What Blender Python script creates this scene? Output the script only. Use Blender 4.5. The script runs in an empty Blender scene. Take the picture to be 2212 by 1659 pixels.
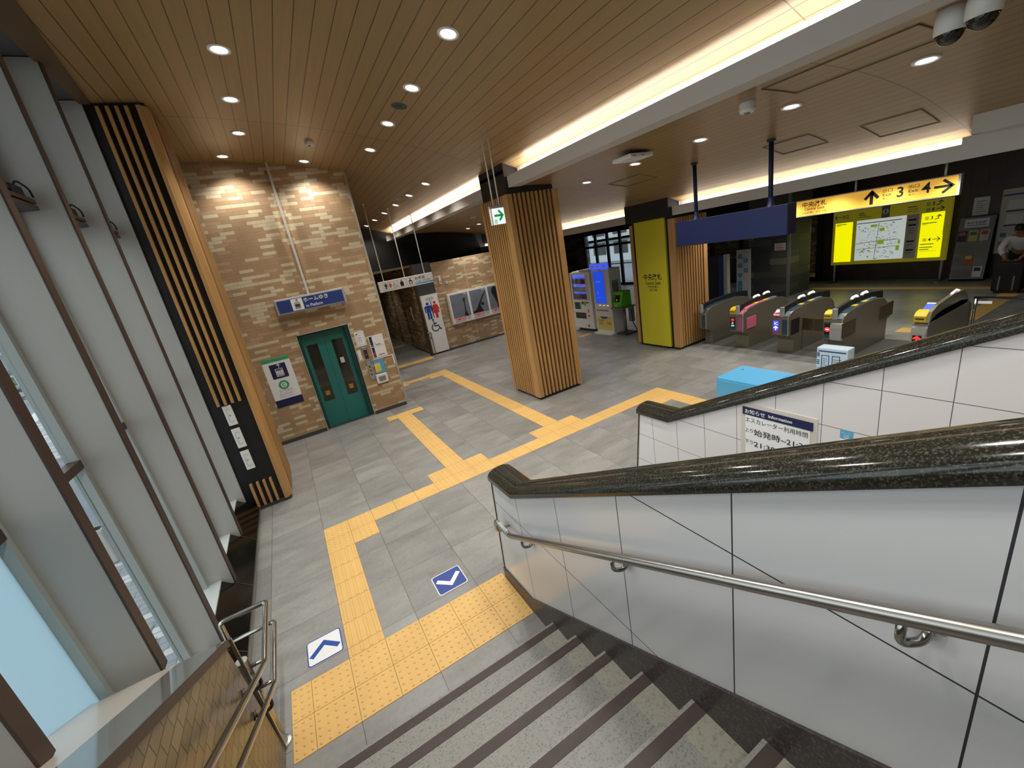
import bpy, math, random
from mathutils import Vector, Matrix, Euler
random.seed(7)
SC = bpy.context.scene
COL = SC.collection
# ---------------------------------------------------------------- camera
cam = bpy.data.cameras.new('camera')
cam.sensor_fit = 'HORIZONTAL'; cam.sensor_width = 36.0
cam.lens = 899.116 / 2212 * 36.0
cam.clip_start = 0.02; cam.clip_end = 400
camo = bpy.data.objects.new('camera', cam); COL.objects.link(camo)
RT = ((0.85618681, -0.48562402, -0.1763901), (-0.30048316, -0.19029894, -0.93461018), (0.4203023, 0.85320316, -0.30885329))
mw = Matrix.Identity(4)
for r in range(3):
    mw[r][0] = RT[0][r]; mw[r][1] = -RT[1][r]; mw[r][2] = -RT[2][r]
mw[0][3], mw[1][3], mw[2][3] = 0.69725, -3.21169, 3.00315
camo.matrix_world = mw
SC.camera = camo
# ---------------------------------------------------------------- world, exposure
vs = SC.view_settings
vs.view_transform = 'Standard'; vs.look = 'None'; vs.gamma = 1.0; vs.exposure = 0.12
vs.use_curve_mapping = False
W = bpy.data.worlds.new('overcast_sky'); SC.world = W; W.use_nodes = True
nt = W.node_tree; nt.nodes.clear()
_o = nt.nodes.new('ShaderNodeOutputWorld'); _b = nt.nodes.new('ShaderNodeBackground')
_b.inputs[0].default_value = (0.93, 0.97, 1.0, 1); _b.inputs[1].default_value = 2.1
nt.links.new(_b.outputs[0], _o.inputs[0])
SC.cycles.max_bounces = 8; SC.cycles.diffuse_bounces = 5; SC.cycles.glossy_bounces = 4
SC.cycles.transmission_bounces = 6; SC.cycles.transparent_max_bounces = 12
SC.cycles.caustics_reflective = False; SC.cycles.caustics_refractive = False
SC.cycles.sample_clamp_indirect = 6.0
SPOT_W = 84.0       # power of one recessed downlight
COVE_W = 8.0       # power per metre of cove strip

def area_strip(x, y0, y1, z, w, power, tilt=0.0, color=(1.0, 0.94, 0.85)):
    """LED strip lying in a ceiling cove, shining up."""
    L = bpy.data.lights.new('cove_led', 'AREA'); L.shape = 'RECTANGLE'
    L.size = w; L.size_y = abs(y1 - y0); L.energy = power * abs(y1 - y0); L.color = color
    o = bpy.data.objects.new('cove_led', L); COL.objects.link(o)
    o.location = (x, (y0 + y1) / 2, z); o.rotation_euler = (math.pi, tilt, 0)
    return o
def z1(x): return 5.305 - .042 * x - .0352 * x * x if x > 0 else 5.305 - .0 * x
def z2(x): return 3.975 - .0427 * (x - 4.67) ** 2
for a, b in ((-5.4, 3.45), (4.65, 12.9)):
    area_strip(4.80, a, b, 4.00, .06, COVE_W, .25)
for a, b in ((-0.95, 3.3), (4.85, 15.5)):
    area_strip(8.58, a, b, 3.06, .05, COVE_W * .8, .25)

# ---------------------------------------------------------------- helpers
def lin(c): return c / 12.92 if c <= .04045 else ((c + .055) / 1.055) ** 2.4
def rgb(r, g, b): return (lin(r / 255), lin(g / 255), lin(b / 255), 1)

def mat(name, col, rough=.5, metal=0., spec=.5, emit=0., noise=None, bump=None, coat=0., ecol=None):
    m = bpy.data.materials.new(name); m.use_nodes = True
    t = m.node_tree; p = t.nodes['Principled BSDF']
    p.inputs['Base Color'].default_value = col
    p.inputs['Roughness'].default_value = rough; p.inputs['Metallic'].default_value = metal
    p.inputs['Specular IOR Level'].default_value = spec
    p.inputs['Coat Weight'].default_value = coat
    if emit:
        p.inputs['Emission Color'].default_value = ecol or col; p.inputs['Emission Strength'].default_value = emit
    if noise or bump:
        tc = t.nodes.new('ShaderNodeTexCoord')
    if noise:   # (scale xyz, amount, detail)
        mp = t.nodes.new('ShaderNodeMapping'); mp.inputs['Scale'].default_value = noise[0]
        n = t.nodes.new('ShaderNodeTexNoise'); n.inputs['Scale'].default_value = 1.0; n.inputs['Detail'].default_value = noise[2] if len(noise) > 2 else 4
        r = t.nodes.new('ShaderNodeMapRange'); r.inputs[1].default_value = .25; r.inputs[2].default_value = .75
        r.inputs[3].default_value = 1 - noise[1]; r.inputs[4].default_value = 1 + noise[1]
        v = t.nodes.new('ShaderNodeVectorMath'); v.operation = 'SCALE'; v.inputs[0].default_value = col[:3]
        t.links.new(tc.outputs['Object'], mp.inputs[0]); t.links.new(mp.outputs[0], n.inputs['Vector'])
        t.links.new(n.outputs['Fac'], r.inputs[0]); t.links.new(r.outputs[0], v.inputs['Scale'])
        t.links.new(v.outputs[0], p.inputs['Base Color'])
    if bump:    # (scale, strength)
        n2 = t.nodes.new('ShaderNodeTexNoise'); n2.inputs['Scale'].default_value = bump[0]; n2.inputs['Detail'].default_value = 3
        bp = t.nodes.new('ShaderNodeBump'); bp.inputs['Strength'].default_value = bump[1]; bp.inputs['Distance'].default_value = .004
        t.links.new(tc.outputs['Object'], n2.inputs['Vector']); t.links.new(n2.outputs['Fac'], bp.inputs['Height'])
        t.links.new(bp.outputs[0], p.inputs['Normal'])
    return m

class G:
    """tiny node-graph helper on a material"""
    def __init__(s, m): s.t = m.node_tree; s.p = s.t.nodes['Principled BSDF']; s.tc = s.t.nodes.new('ShaderNodeTexCoord')
    def n(s, k, **kw):
        x = s.t.nodes.new(k)
        for a, b in kw.items(): setattr(x, a, b)
        return x
    def l(s, a, b): s.t.links.new(a, b)
    def math(s, op, a, b=None):
        x = s.n('ShaderNodeMath', operation=op)
        for i, v in enumerate((a, b)):
            if v is None: continue
            if isinstance(v, (int, float)): x.inputs[i].default_value = v
            else: s.l(v, x.inputs[i])
        return x.outputs[0]
    def sep(s):
        x = s.n('ShaderNodeSeparateXYZ'); s.l(s.tc.outputs['Object'], x.inputs[0]); return x.outputs
    def comb(s, a, b, c=0.0):
        x = s.n('ShaderNodeCombineXYZ')
        for i, v in enumerate((a, b, c)):
            if isinstance(v, (int, float)): x.inputs[i].default_value = v
            else: s.l(v, x.inputs[i])
        return x.outputs[0]
    def mix(s, f, a, b):
        x = s.n('ShaderNodeMix', data_type='RGBA')
        for i, v in ((0, f), (6, a), (7, b)):
            if isinstance(v, (int, float)): x.inputs[i].default_value = v
            elif isinstance(v, tuple): x.inputs[i].default_value = v
            else: s.l(v, x.inputs[i])
        return x.outputs[2]
    def noise(s, vec, scale, detail=4):
        x = s.n('ShaderNodeTexNoise'); x.inputs['Scale'].default_value = scale; x.inputs['Detail'].default_value = detail
        s.l(vec, x.inputs['Vector']); return x.outputs['Fac']
    def rng(s, v, a, b, c, d):
        x = s.n('ShaderNodeMapRange'); s.l(v, x.inputs[0])
        for i, k in enumerate((a, b, c, d)): x.inputs[i + 1].default_value = k
        return x.outputs[0]
    def white(s, vec):
        x = s.n('ShaderNodeTexWhiteNoise', noise_dimensions='3D'); s.l(vec, x.inputs['Vector']); return x.outputs['Value']
    def line(s, v, period, off, half):
        """1 on a joint line of half-width half every period"""
        a = s.math('SUBTRACT', v, off); a = s.math('DIVIDE', a, period); a = s.math('FRACT', a)
        a = s.math('SUBTRACT', a, .5); a = s.math('ABSOLUTE', a)
        return s.math('GREATER_THAN', a, .5 - half / period)
    def cell(s, v, period, off):
        a = s.math('SUBTRACT', v, off); a = s.math('DIVIDE', a, period); return s.math('FLOOR', a)
    def scale(s, col, f):
        x = s.n('ShaderNodeVectorMath', operation='SCALE')
        if isinstance(col, tuple): x.inputs[0].default_value = col[:3]
        else: s.l(col, x.inputs[0])
        s.l(f, x.inputs['Scale']); return x.outputs[0]
    def bump(s, h, st=.3, d=.01):
        x = s.n('ShaderNodeBump'); x.inputs['Strength'].default_value = st; x.inputs['Distance'].default_value = d
        s.l(h, x.inputs['Height']); s.l(x.outputs[0], s.p.inputs['Normal'])
    def col(s, c): s.l(c, s.p.inputs['Base Color'])
    def rough(s, c): s.l(c, s.p.inputs['Roughness'])

# ---------------------------------------------------------------- materials
def mk_floor():
    m = mat('grey_stone_floor', rgb(140, 139, 136), .34); g = G(m); X, Y, Z = g.sep()
    lx = g.line(X, .6084, .3042, .0022); ly = g.line(Y, .6, .1125, .0018); j = g.math('MAXIMUM', lx, ly)
    c = g.comb(g.cell(X, .6084, .3042), g.cell(Y, .6, .1125), 3.0)
    tv = g.rng(g.white(c), 0, 1, .86, 1.12)
    off = g.n('ShaderNodeVectorMath', operation='SCALE'); g.l(c, off.inputs[0]); off.inputs['Scale'].default_value = 7.31
    st = g.n('ShaderNodeVectorMath', operation='MULTIPLY'); g.l(g.tc.outputs['Object'], st.inputs[0]); st.inputs[1].default_value = (1.6, 4.2, 1)
    ad = g.n('ShaderNodeVectorMath', operation='ADD'); g.l(st.outputs[0], ad.inputs[0]); g.l(off.outputs[0], ad.inputs[1])
    n1 = g.rng(g.noise(ad.outputs[0], 1.3, 6), .3, .7, .84, 1.14)
    n2 = g.rng(g.noise(g.tc.outputs['Object'], 26, 5), .3, .7, .93, 1.06)
    n3 = g.rng(g.noise(g.tc.outputs['Object'], 7, 6), .62, .72, 1.0, .86)
    f = g.math('MULTIPLY', g.math('MULTIPLY', tv, n1), g.math('MULTIPLY', n2, n3))
    col = g.scale(rgb(141, 140, 136), f)
    g.col(g.mix(j, col, rgb(78, 76, 72))); g.rough(g.rng(n1, .8, 1.2, .30, .42))
    g.bump(g.math('SUBTRACT', 1.0, j), .25, .002)
    return m
def mk_ceiling(name, col, pitch, ox, oy):
    m = mat(name, col, .36, 0, .5); g = G(m); X, Y, Z = g.sep()
    lx = g.line(X, pitch, ox, .0045); ly = g.line(Y, 5.0, oy, .006); j = g.math('MAXIMUM', lx, ly)
    tv = g.rng(g.white(g.comb(g.cell(X, pitch, ox), g.cell(Y, 5.0, oy))), 0, 1, .96, 1.04)
    st = g.n('ShaderNodeVectorMath', operation='MULTIPLY'); g.l(g.tc.outputs['Object'], st.inputs[0]); st.inputs[1].default_value = (30, .8, 1)
    n1 = g.rng(g.noise(st.outputs[0], 1.0, 3), .3, .7, .95, 1.05)
    g.col(g.mix(j, g.scale(col, g.math('MULTIPLY', tv, n1)), (col[0] * .28, col[1] * .25, col[2] * .22, 1)))
    g.bump(g.math('SUBTRACT', 1.0, j), .6, .006)
    return m
def mk_brick(name, axis, cs, mortar, bw=.235, bh=.062, off=.35, thr=(.55, .72), rough=.6, shear=0.0):
    """running bond of narrow tiles; axis picks the horizontal coordinate, cs = (base, second, light)"""
    m = mat(name, cs[0], rough); g = G(m); X, Y, Z = g.sep()
    H = X if axis == 'x' else Y
    V = Z
    if shear: H = g.math('ADD', H, g.math('ADD', .071, g.math('MULTIPLY', g.math('FLOOR', g.math('DIVIDE', Z, bh)), shear)))
    b = g.n('ShaderNodeTexBrick'); b.offset = off; b.offset_frequency = 2; b.squash = 1
    g.l(g.comb(H, V, 0.0), b.inputs['Vector'])
    b.inputs['Color1'].default_value = (0, 0, 0, 1); b.inputs['Color2'].default_value = (1, 1, 1, 1); b.inputs['Mortar'].default_value = (0, 0, 0, 1)
    b.inputs['Scale'].default_value = 1.0; b.inputs['Mortar Size'].default_value = .0022 if not shear else .003; b.inputs['Bias'].default_value = 0
    b.inputs['Mortar Smooth'].default_value = 0.1
    b.inputs['Brick Width'].default_value = bw; b.inputs['Row Height'].default_value = bh
    cv = b.outputs['Color']
    f1 = g.math('GREATER_THAN', cv, thr[0]); f2 = g.math('GREATER_THAN', cv, thr[1])
    c = g.mix(f1, cs[0], cs[1]); c = g.mix(f2, c, cs[2])
    n1 = g.rng(g.noise(g.tc.outputs['Object'], 3, 4), .3, .7, .9, 1.08); c = g.scale(c, n1)
    g.col(g.mix(b.outputs['Fac'], c, mortar)); g.bump(g.math('SUBTRACT', 1.0, b.outputs['Fac']), .5, .004)
    return m
def mk_panel(name, col, axis, ph, pv, oh, ov, jc, half=.0028, rough=.16):
    m = mat(name, col, rough, 0, .5); g = G(m); X, Y, Z = g.sep()
    H = X if axis == 'x' else Y
    j = g.math('MAXIMUM', g.line(H, ph, oh, half), g.line(Z, pv, ov, half))
    g.col(g.mix(j, col, jc)); g.bump(g.math('SUBTRACT', 1.0, j), .3, .002)
    g.rough(g.math('ADD', g.math('MULTIPLY', j, .5), rough))
    return m
def mk_granite(name, a, b, rough, scale=160):
    m = mat(name, a, rough, 0, .5); g = G(m)
    v = g.n('ShaderNodeTexVoronoi'); v.inputs['Scale'].default_value = scale; g.l(g.tc.outputs['Object'], v.inputs['Vector'])
    s = g.n('ShaderNodeSeparateColor'); g.l(v.outputs['Color'], s.inputs[0])
    f = g.rng(s.outputs[0], .55, 1, 0, 1); n = g.noise(g.tc.outputs['Object'], scale * .7, 3)
    g.col(g.mix(g.math('MULTIPLY', f, g.rng(n, .3, .7, 0, 1)), a, b)); return m
def mk_stone_wall():
    m = mat('stone_block_cladding', rgb(80, 82, 78), .6); g = G(m); X, Y, Z = g.sep()
    b = g.n('ShaderNodeTexBrick'); b.offset = .37; b.squash = 1.5; b.squash_frequency = 2
    g.l(g.comb(g.math('ADD', X, Y), Z, 0.0), b.inputs['Vector'])
    b.inputs['Color1'].default_value = (0, 0, 0, 1); b.inputs['Color2'].default_value = (1, 1, 1, 1); b.inputs['Mortar'].default_value = (0, 0, 0, 1)
    b.inputs['Scale'].default_value = 1; b.inputs['Mortar Size'].default_value = .003
    b.inputs['Brick Width'].default_value = .52; b.inputs['Row Height'].default_value = .2
    c = g.mix(g.math('GREATER_THAN', b.outputs['Color'], .45), rgb(74, 77, 76), rgb(92, 92, 84))
    c = g.mix(g.math('GREATER_THAN', b.outputs['Color'], .68), c, rgb(128, 124, 106))
    g.col(g.mix(b.outputs['Fac'], c, rgb(52, 52, 50))); return m
def mk_wood(name, col, axis=2, rough=.42):
    sc = [22, 22, 22]; sc[axis] = .9
    m = mat(name, col, rough, 0, .4); g = G(m)
    st = g.n('ShaderNodeVectorMath', operation='MULTIPLY'); g.l(g.tc.outputs['Object'], st.inputs[0]); st.inputs[1].default_value = sc
    n = g.noise(st.outputs[0], 1.0, 6); n2 = g.noise(g.tc.outputs['Object'], 1.7, 2)
    f = g.math('MULTIPLY', g.rng(n, .25, .75, .80, 1.16), g.rng(n2, .3, .7, .93, 1.06))
    g.col(g.scale(col, f)); return m

WOOD = mk_wood('oak_batten', rgb(180, 138, 86))
M = dict(
    floor=mk_floor(),
    ceil1=mk_ceiling('wood_tone_ceiling_strips', rgb(154, 126, 86), .152, .008, -1.0),
    ceil2=mk_ceiling('wood_tone_ceiling_strips_low', rgb(148, 121, 83), .152, .02, -1.0),
    ceil3=mat('brown_grey_soffit', rgb(92, 80, 62), .5),
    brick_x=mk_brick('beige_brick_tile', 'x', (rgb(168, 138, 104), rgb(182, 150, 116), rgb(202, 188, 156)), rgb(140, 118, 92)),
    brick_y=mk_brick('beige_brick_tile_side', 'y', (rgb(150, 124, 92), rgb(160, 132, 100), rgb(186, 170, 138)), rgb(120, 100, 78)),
    tile_y=mk_brick('brown_glazed_tile', 'y', (rgb(118, 102, 76), rgb(108, 92, 66), rgb(128, 112, 86)), rgb(52, 42, 34), bw=.12, bh=.0696, off=0.0, rough=.3, shear=.0515),
    tile_dark=mk_brick('dark_brown_tile', 'y', (rgb(52, 38, 30), rgb(56, 42, 33), rgb(60, 45, 36)), rgb(72, 56, 44), bw=.3, bh=.3, off=0.0, thr=(.5, .8), rough=.35),
    ext_brick=mk_brick('cafe_brick', 'y', (rgb(120, 90, 58), rgb(140, 108, 70), rgb(160, 132, 90)), rgb(90, 70, 50), bw=.22, bh=.07),
    stone=mk_stone_wall(),
    white_panel=mk_panel('white_enamel_panel', rgb(226, 226, 228), 'y', .6, .92, -.05, .01, rgb(52, 50, 56)),
    white_tile=mk_panel('white_square_tile', rgb(222, 218, 218), 'y', .3, .3085, -.097, -.013, rgb(88, 78, 88), .002),
    granite=mk_granite('black_granite', rgb(34, 34, 30), rgb(96, 94, 80), .10, 240),
    skirt=mk_granite('dark_brown_granite', rgb(66, 58, 57), rgb(118, 110, 106), .35, 110),
    step=mk_granite('speckled_step_stone', rgb(140, 139, 134), rgb(92, 91, 88), .55, 130),
    step_edge=mk_granite('pale_step_border', rgb(150, 147, 134), rgb(112, 110, 100), .55, 90),
    nosing=mat('dark_brown_rubber', rgb(66, 53, 50), .6, noise=((6, 30, 6), .12)),
    tactile=mat('yellow_tactile_tile', rgb(222, 180, 108), .5, noise=((2.6, 2.6, 2.6), .07)),
    tactile_joint=mat('tactile_joint', rgb(150, 116, 62), .7),
    wood=WOOD, wood_back=mat('dark_column_core', rgb(26, 20, 16), .6), black=mat('black_cladding', rgb(22, 22, 25), .42),
    blackmat=mat('matt_black', rgb(12, 11, 11), .7),
    steel=mat('brushed_stainless_steel', rgb(178, 174, 168), .28, 1.0, noise=((3, 3, 3), .05)),
    tube=mat('polished_steel_tube', rgb(170, 168, 164), .16, 1.0),
    chrome=mat('chrome', rgb(210, 210, 210), .08, 1.0),
    gatesteel=mat('gate_steel', rgb(134, 126, 110), .36, .55, noise=((1.5, 1.5, 1.5), .06)),
    plinth=mat('dark_polished_metal', rgb(70, 66, 60), .13, .9),
    alu=mat('pale_aluminium', rgb(172, 171, 166), .45, .1), alu_light=mat('aluminium_ledge', rgb(208, 214, 214), .25, .3),
    bronze=mat('dark_bronze_edge', rgb(60, 44, 38), .45), frame=mat('window_frame_grey', rgb(158, 166, 164), .4),
    soffit=mat('grey_soffit', rgb(74, 78, 80), .6), brown=mat('brown_bulkhead', rgb(92, 70, 46), .5),
    beam=mat('off_white_beam', rgb(196, 190, 182), .55), white=mat('white_plastic', rgb(228, 228, 224), .4), offwhite=mat('off_white_metal', rgb(206, 200, 188), .4),
    paper=mat('white_paper', rgb(232, 233, 234), .7), grey=mat('mid_grey', rgb(128, 128, 126), .5), dgrey=mat('dark_grey', rgb(66, 66, 68), .5),
    navy=mat('navy_print', rgb(24, 30, 74), .5), blue=mat('sign_blue', rgb(40, 62, 128), .4), royal=mat('royal_blue', rgb(24, 74, 158), .5),
    hang_blue=mat('hanging_sign_blue', rgb(4, 22, 66), .5), hang_blue_dark=mat('hanging_sign_blue_shaded', rgb(10, 18, 44), .5),
    lblue=mat('light_blue_print', rgb(86, 168, 206), .5), green=mat('sign_green', rgb(46, 164, 108), .5), red=mat('sign_red', rgb(206, 52, 44), .5),
    ink=mat('black_ink', rgb(28, 26, 26), .6), greyink=mat('grey_ink', rgb(120, 122, 128), .7),
    teal=mat('teal_door_paint', rgb(34, 116, 108), .42, noise=((1.2, 1.2, 1.2), .06)), teal_d=mat('dark_teal_frame', rgb(12, 58, 52), .4),
    yellow=mat('yellow_column_panel', rgb(204, 194, 44), .45), yel_r=mat('yellow_plastic', rgb(232, 196, 32), .4),
    yel_sign=mat('backlit_amber_sign', rgb(226, 172, 62), .5, emit=.55), yel_board=mat('yellow_green_board', rgb(176, 166, 34), .5, emit=.16),  # map board's faint glow is added, standing in for hall light
    yel_lit=mat('backlit_yellow_panel', rgb(240, 236, 0), .5, emit=.9), map_lit=mat('backlit_map', rgb(214, 224, 220), .5, emit=.5),
    pink=mat('pink_plate', rgb(206, 104, 132), .4), magenta=mat('magenta_plate', rgb(170, 84, 136), .4), slate=mat('slate_blue_plate', rgb(40, 70, 86), .4), slate_l=mat('pale_slate_plate', rgb(110, 128, 134), .3),
    cyanbox=mat('sky_blue_cabinet', rgb(90, 178, 228), .4), pale_blue=mat('pale_blue_paper', rgb(198, 220, 234), .7), mattg=mat('dark_gate_mat', rgb(82, 81, 77), .6),
    led_red=mat('red_led', rgb(255, 50, 40), .5, emit=1.2), led_blue=mat('blue_led', rgb(40, 70, 255), .5, emit=1.0), led_white=mat('white_led', rgb(215, 225, 255), .5, emit=1.0),
    lamp=mat('lit_lamp_lens', rgb(255, 252, 248), .5, emit=9.0), lamp_soft=mat('lit_white', rgb(235, 235, 225), .5, emit=.8),
    exit_lit=mat('backlit_exit_face', rgb(214, 240, 232), .5, emit=.85), exit_green=mat('exit_green', rgb(30, 168, 92), .5, emit=.25),
    screen=mat('blue_screen', rgb(24, 72, 214), .3, emit=.75), kiosk_sign=mat('lit_blue_header', rgb(70, 96, 236), .4, emit=.7), shelf_lit=mat('lit_blue_shelf', rgb(90, 110, 250), .5, emit=1.0),
    pgreen=mat('payphone_green', rgb(96, 196, 40), .4), glass_dark=mat('dark_glass', rgb(38, 34, 26), .08, 0, .6),
    lime=mat('map_green', rgb(168, 200, 60), .6, emit=.3), sky_print=mat('poster_sky', rgb(116, 124, 136), .5, noise=((2.2, 2.2, 2.2), .22)),
    silh=mat('poster_silhouette', rgb(30, 22, 26), .6), amber_tile=mat('warm_cream', rgb(226, 214, 120), .6), brass=mat('brass', rgb(190, 150, 70), .3, .8),
    asphalt=mat('asphalt_road', rgb(132, 138, 150), .85, noise=((1.2, 1.2, 1.2), .06)), road_white=mat('road_paint', rgb(226, 228, 230), .7),
    leaf=mat('shrub_leaf', rgb(98, 132, 84), .6, noise=((3, 3, 3), .3)), leaf_d=mat('tree_leaf', rgb(92, 122, 66), .7, noise=((.8, .8, .8), .35)), bark=mat('tree_bark', rgb(96, 80, 66), .8),
    concrete=mat('pale_concrete', rgb(190, 188, 180), .8, noise=((2, 2, 2), .06)), building=mat('mauve_tower', rgb(150, 140, 152), .7), wall_pale=mat('pale_wall', rgb(214, 224, 228), .7),
    glasspane=None, skin=mat('skin', rgb(150, 104, 80), .55), hair=mat('dark_hair', rgb(24, 20, 18), .6), shirt=mat('white_shirt', rgb(206, 206, 208), .7), trousers=mat('black_trousers', rgb(20, 20, 24), .8),
)
def mk_pavers():
    m = mat('pavement_blocks', rgb(176, 180, 188), .8); g = G(m); X, Y, Z = g.sep()
    b = g.n('ShaderNodeTexBrick'); b.offset = .5; g.l(g.comb(X, Y, 0.0), b.inputs['Vector'])
    b.inputs['Color1'].default_value = (0, 0, 0, 1); b.inputs['Color2'].default_value = (1, 1, 1, 1); b.inputs['Mortar'].default_value = (0, 0, 0, 1)
    b.inputs['Scale'].default_value = 1; b.inputs['Mortar Size'].default_value = .006; b.inputs['Brick Width'].default_value = .22; b.inputs['Row Height'].default_value = .11
    c = g.mix(g.math('GREATER_THAN', b.outputs['Color'], .62), rgb(168, 172, 182), rgb(226, 226, 228))
    g.col(g.mix(b.outputs['Fac'], c, rgb(120, 122, 128))); return m
M['pavers'] = mk_pavers()
def mk_glass(name, tint, frost=False):
    m = bpy.data.materials.new(name); m.use_nodes = True; t = m.node_tree; t.nodes.clear()
    o = t.nodes.new('ShaderNodeOutputMaterial'); mx = t.nodes.new('ShaderNodeMixShader')
    tr = t.nodes.new('ShaderNodeBsdfTranslucent' if frost else 'ShaderNodeBsdfTransparent'); tr.inputs[0].default_value = tint
    gl = t.nodes.new('ShaderNodeBsdfGlossy'); gl.inputs['Roughness'].default_value = .25 if frost else .02
    fr = t.nodes.new('ShaderNodeFresnel'); fr.inputs[0].default_value = 1.45
    mm = t.nodes.new('ShaderNodeMath'); mm.operation = 'MULTIPLY'; mm.inputs[1].default_value = .5
    t.links.new(fr.outputs[0], mm.inputs[0]); t.links.new(mm.outputs[0], mx.inputs[0])
    t.links.new(tr.outputs[0], mx.inputs[1]); t.links.new(gl.outputs[0], mx.inputs[2]); t.links.new(mx.outputs[0], o.inputs[0])
    return m
M['glass'] = mk_glass('clear_glass', (.92, .96, .96, 1)); M['glass_clear'] = mk_glass('barrier_glass', (.86, .88, .86, 1))
M['frost'] = mk_glass('frosted_blue_glass', (.56, .68, .72, 1), True)
M['acrylic'] = mk_glass('clear_acrylic', (.96, .96, .95, 1))

# ---------------------------------------------------------------- mesh builder
class MB:
    def __init__(s): s.v = []; s.f = []
    def box(s, x0, x1, y0, y1, z0, z1):
        i = len(s.v); x0, x1 = sorted((x0, x1)); y0, y1 = sorted((y0, y1)); z0, z1 = sorted((z0, z1))
        s.v += [(x0, y0, z0), (x1, y0, z0), (x1, y1, z0), (x0, y1, z0), (x0, y0, z1), (x1, y0, z1), (x1, y1, z1), (x0, y1, z1)]
        s.f += [tuple(i + k for k in q) for q in ((0, 3, 2, 1), (4, 5, 6, 7), (0, 1, 5, 4), (1, 2, 6, 5), (2, 3, 7, 6), (3, 0, 4, 7))]
        return s
    def hexa(s, b, t):
        """b, t: four points each, counter-clockwise from above"""
        i = len(s.v); s.v += list(b) + list(t)
        s.f += [tuple(i + k for k in q) for q in ((0, 3, 2, 1), (4, 5, 6, 7), (0, 1, 5, 4), (1, 2, 6, 5), (2, 3, 7, 6), (3, 0, 4, 7))]
        return s
    def prism(s, pts, axis, a0, a1):
        """closed 2-D outline extruded along axis ('x': pts=(y,z), 'y': pts=(x,z), 'z': pts=(x,y))"""
        area = sum(pts[k][0] * pts[(k + 1) % len(pts)][1] - pts[(k + 1) % len(pts)][0] * pts[k][1] for k in range(len(pts)))
        if area < 0: pts = pts[::-1]
        n = len(pts); i = len(s.v); a0, a1 = sorted((a0, a1))
        def P(p, a): return (a, p[0], p[1]) if axis == 'x' else ((p[0], a, p[1]) if axis == 'y' else (p[0], p[1], a))
        s.v += [P(p, a0) for p in pts] + [P(p, a1) for p in pts]
        flip = axis == 'y'
        lo, hi = list(range(i, i + n)), list(range(i + n, i + 2 * n))
        if flip: s.f += [tuple(lo), tuple(hi[::-1])]
        else: s.f += [tuple(lo[::-1]), tuple(hi)]
        for k in range(n):
            q = (lo[k], lo[(k + 1) % n], hi[(k + 1) % n], hi[k]); s.f.append(q[::-1] if flip else q)
        return s
    def tube(s, pts, r, n=12, cap=True):
        pts = [Vector(p) for p in pts]; rs = r if isinstance(r, (list, tuple)) else [r] * len(pts)
        i0 = len(s.v); prev = None
        for k, p in enumerate(pts):
            d = (pts[min(k + 1, len(pts) - 1)] - pts[max(k - 1, 0)]).normalized()
            if prev is None:
                a = Vector((0, 0, 1)) if abs(d.z) < .9 else Vector((1, 0, 0)); u = d.cross(a).normalized()
            else: u = (prev - d * prev.dot(d)).normalized()
            prev = u; w = d.cross(u)
            m = 1.0
            if 0 < k < len(pts) - 1:
                c = (pts[k + 1] - p).normalized().dot((p - pts[k - 1]).normalized()); m = 1 / max(.5, math.sqrt(max(.1, (1 + c) / 2)))
            for q in range(n):
                t = 2 * math.pi * q / n; s.v.append(tuple(p + (u * math.cos(t) + w * math.sin(t)) * rs[k] * (m if abs(math.cos(t)) > 2 else 1)))
        for k in range(len(pts) - 1):
            for q in range(n):
                a, b = i0 + k * n + q, i0 + k * n + (q + 1) % n; s.f.append((a, b, b + n, a + n))
        if cap: s.f += [tuple(range(i0, i0 + n))[::-1], tuple(range(i0 + (len(pts) - 1) * n, i0 + len(pts) * n))]
        return s
    def bent(s, pts, r, rad=.05, n=12, seg=5):
        """tube along a polyline with rounded corners"""
        pts = [Vector(p) for p in pts]; out = [pts[0]]
        for k in range(1, len(pts) - 1):
            a = (pts[k - 1] - pts[k]); b = (pts[k + 1] - pts[k]); q = min(rad, a.length * .45, b.length * .45)
            p0 = pts[k] + a.normalized() * q; p1 = pts[k] + b.normalized() * q
            for j in range(seg + 1):
                t = j / seg; out.append(p0 * (1 - t) ** 2 + pts[k] * 2 * t * (1 - t) + p1 * t * t)
        out.append(pts[-1]); return s.tube(out, r, n)
    def lathe(s, prof, c, n=24, axis='z'):
        i = len(s.v); m = len(prof)
        for q in range(n):
            t = 2 * math.pi * q / n
            for (r, h) in prof:
                if axis == 'z': s.v.append((c[0] + r * math.cos(t), c[1] + r * math.sin(t), c[2] + h))
                elif axis == 'y': s.v.append((c[0] + r * math.cos(t), c[1] + h, c[2] + r * math.sin(t)))
                else: s.v.append((c[0] + h, c[1] + r * math.cos(t), c[2] + r * math.sin(t)))
        for q in range(n):
            for k in range(m - 1):
                a = i + q * m + k; b = i + ((q + 1) % n) * m + k; s.f.append((a, b, b + 1, a + 1))
        return s
    def blob(s, c, r, nu=10, nv=7):
        prof = [(math.sin(math.pi * k / nv) , -math.cos(math.pi * k / nv)) for k in range(nv + 1)]
        i = len(s.v); s.lathe([(max(1e-4, a), b) for a, b in prof], (0, 0, 0), nu)
        rr = r if isinstance(r, (tuple, list)) else (r, r, r)
        s.v[i:] = [(c[0] + x * rr[0], c[1] + y * rr[1], c[2] + z * rr[2]) for x, y, z in s.v[i:]]
        return s
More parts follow.
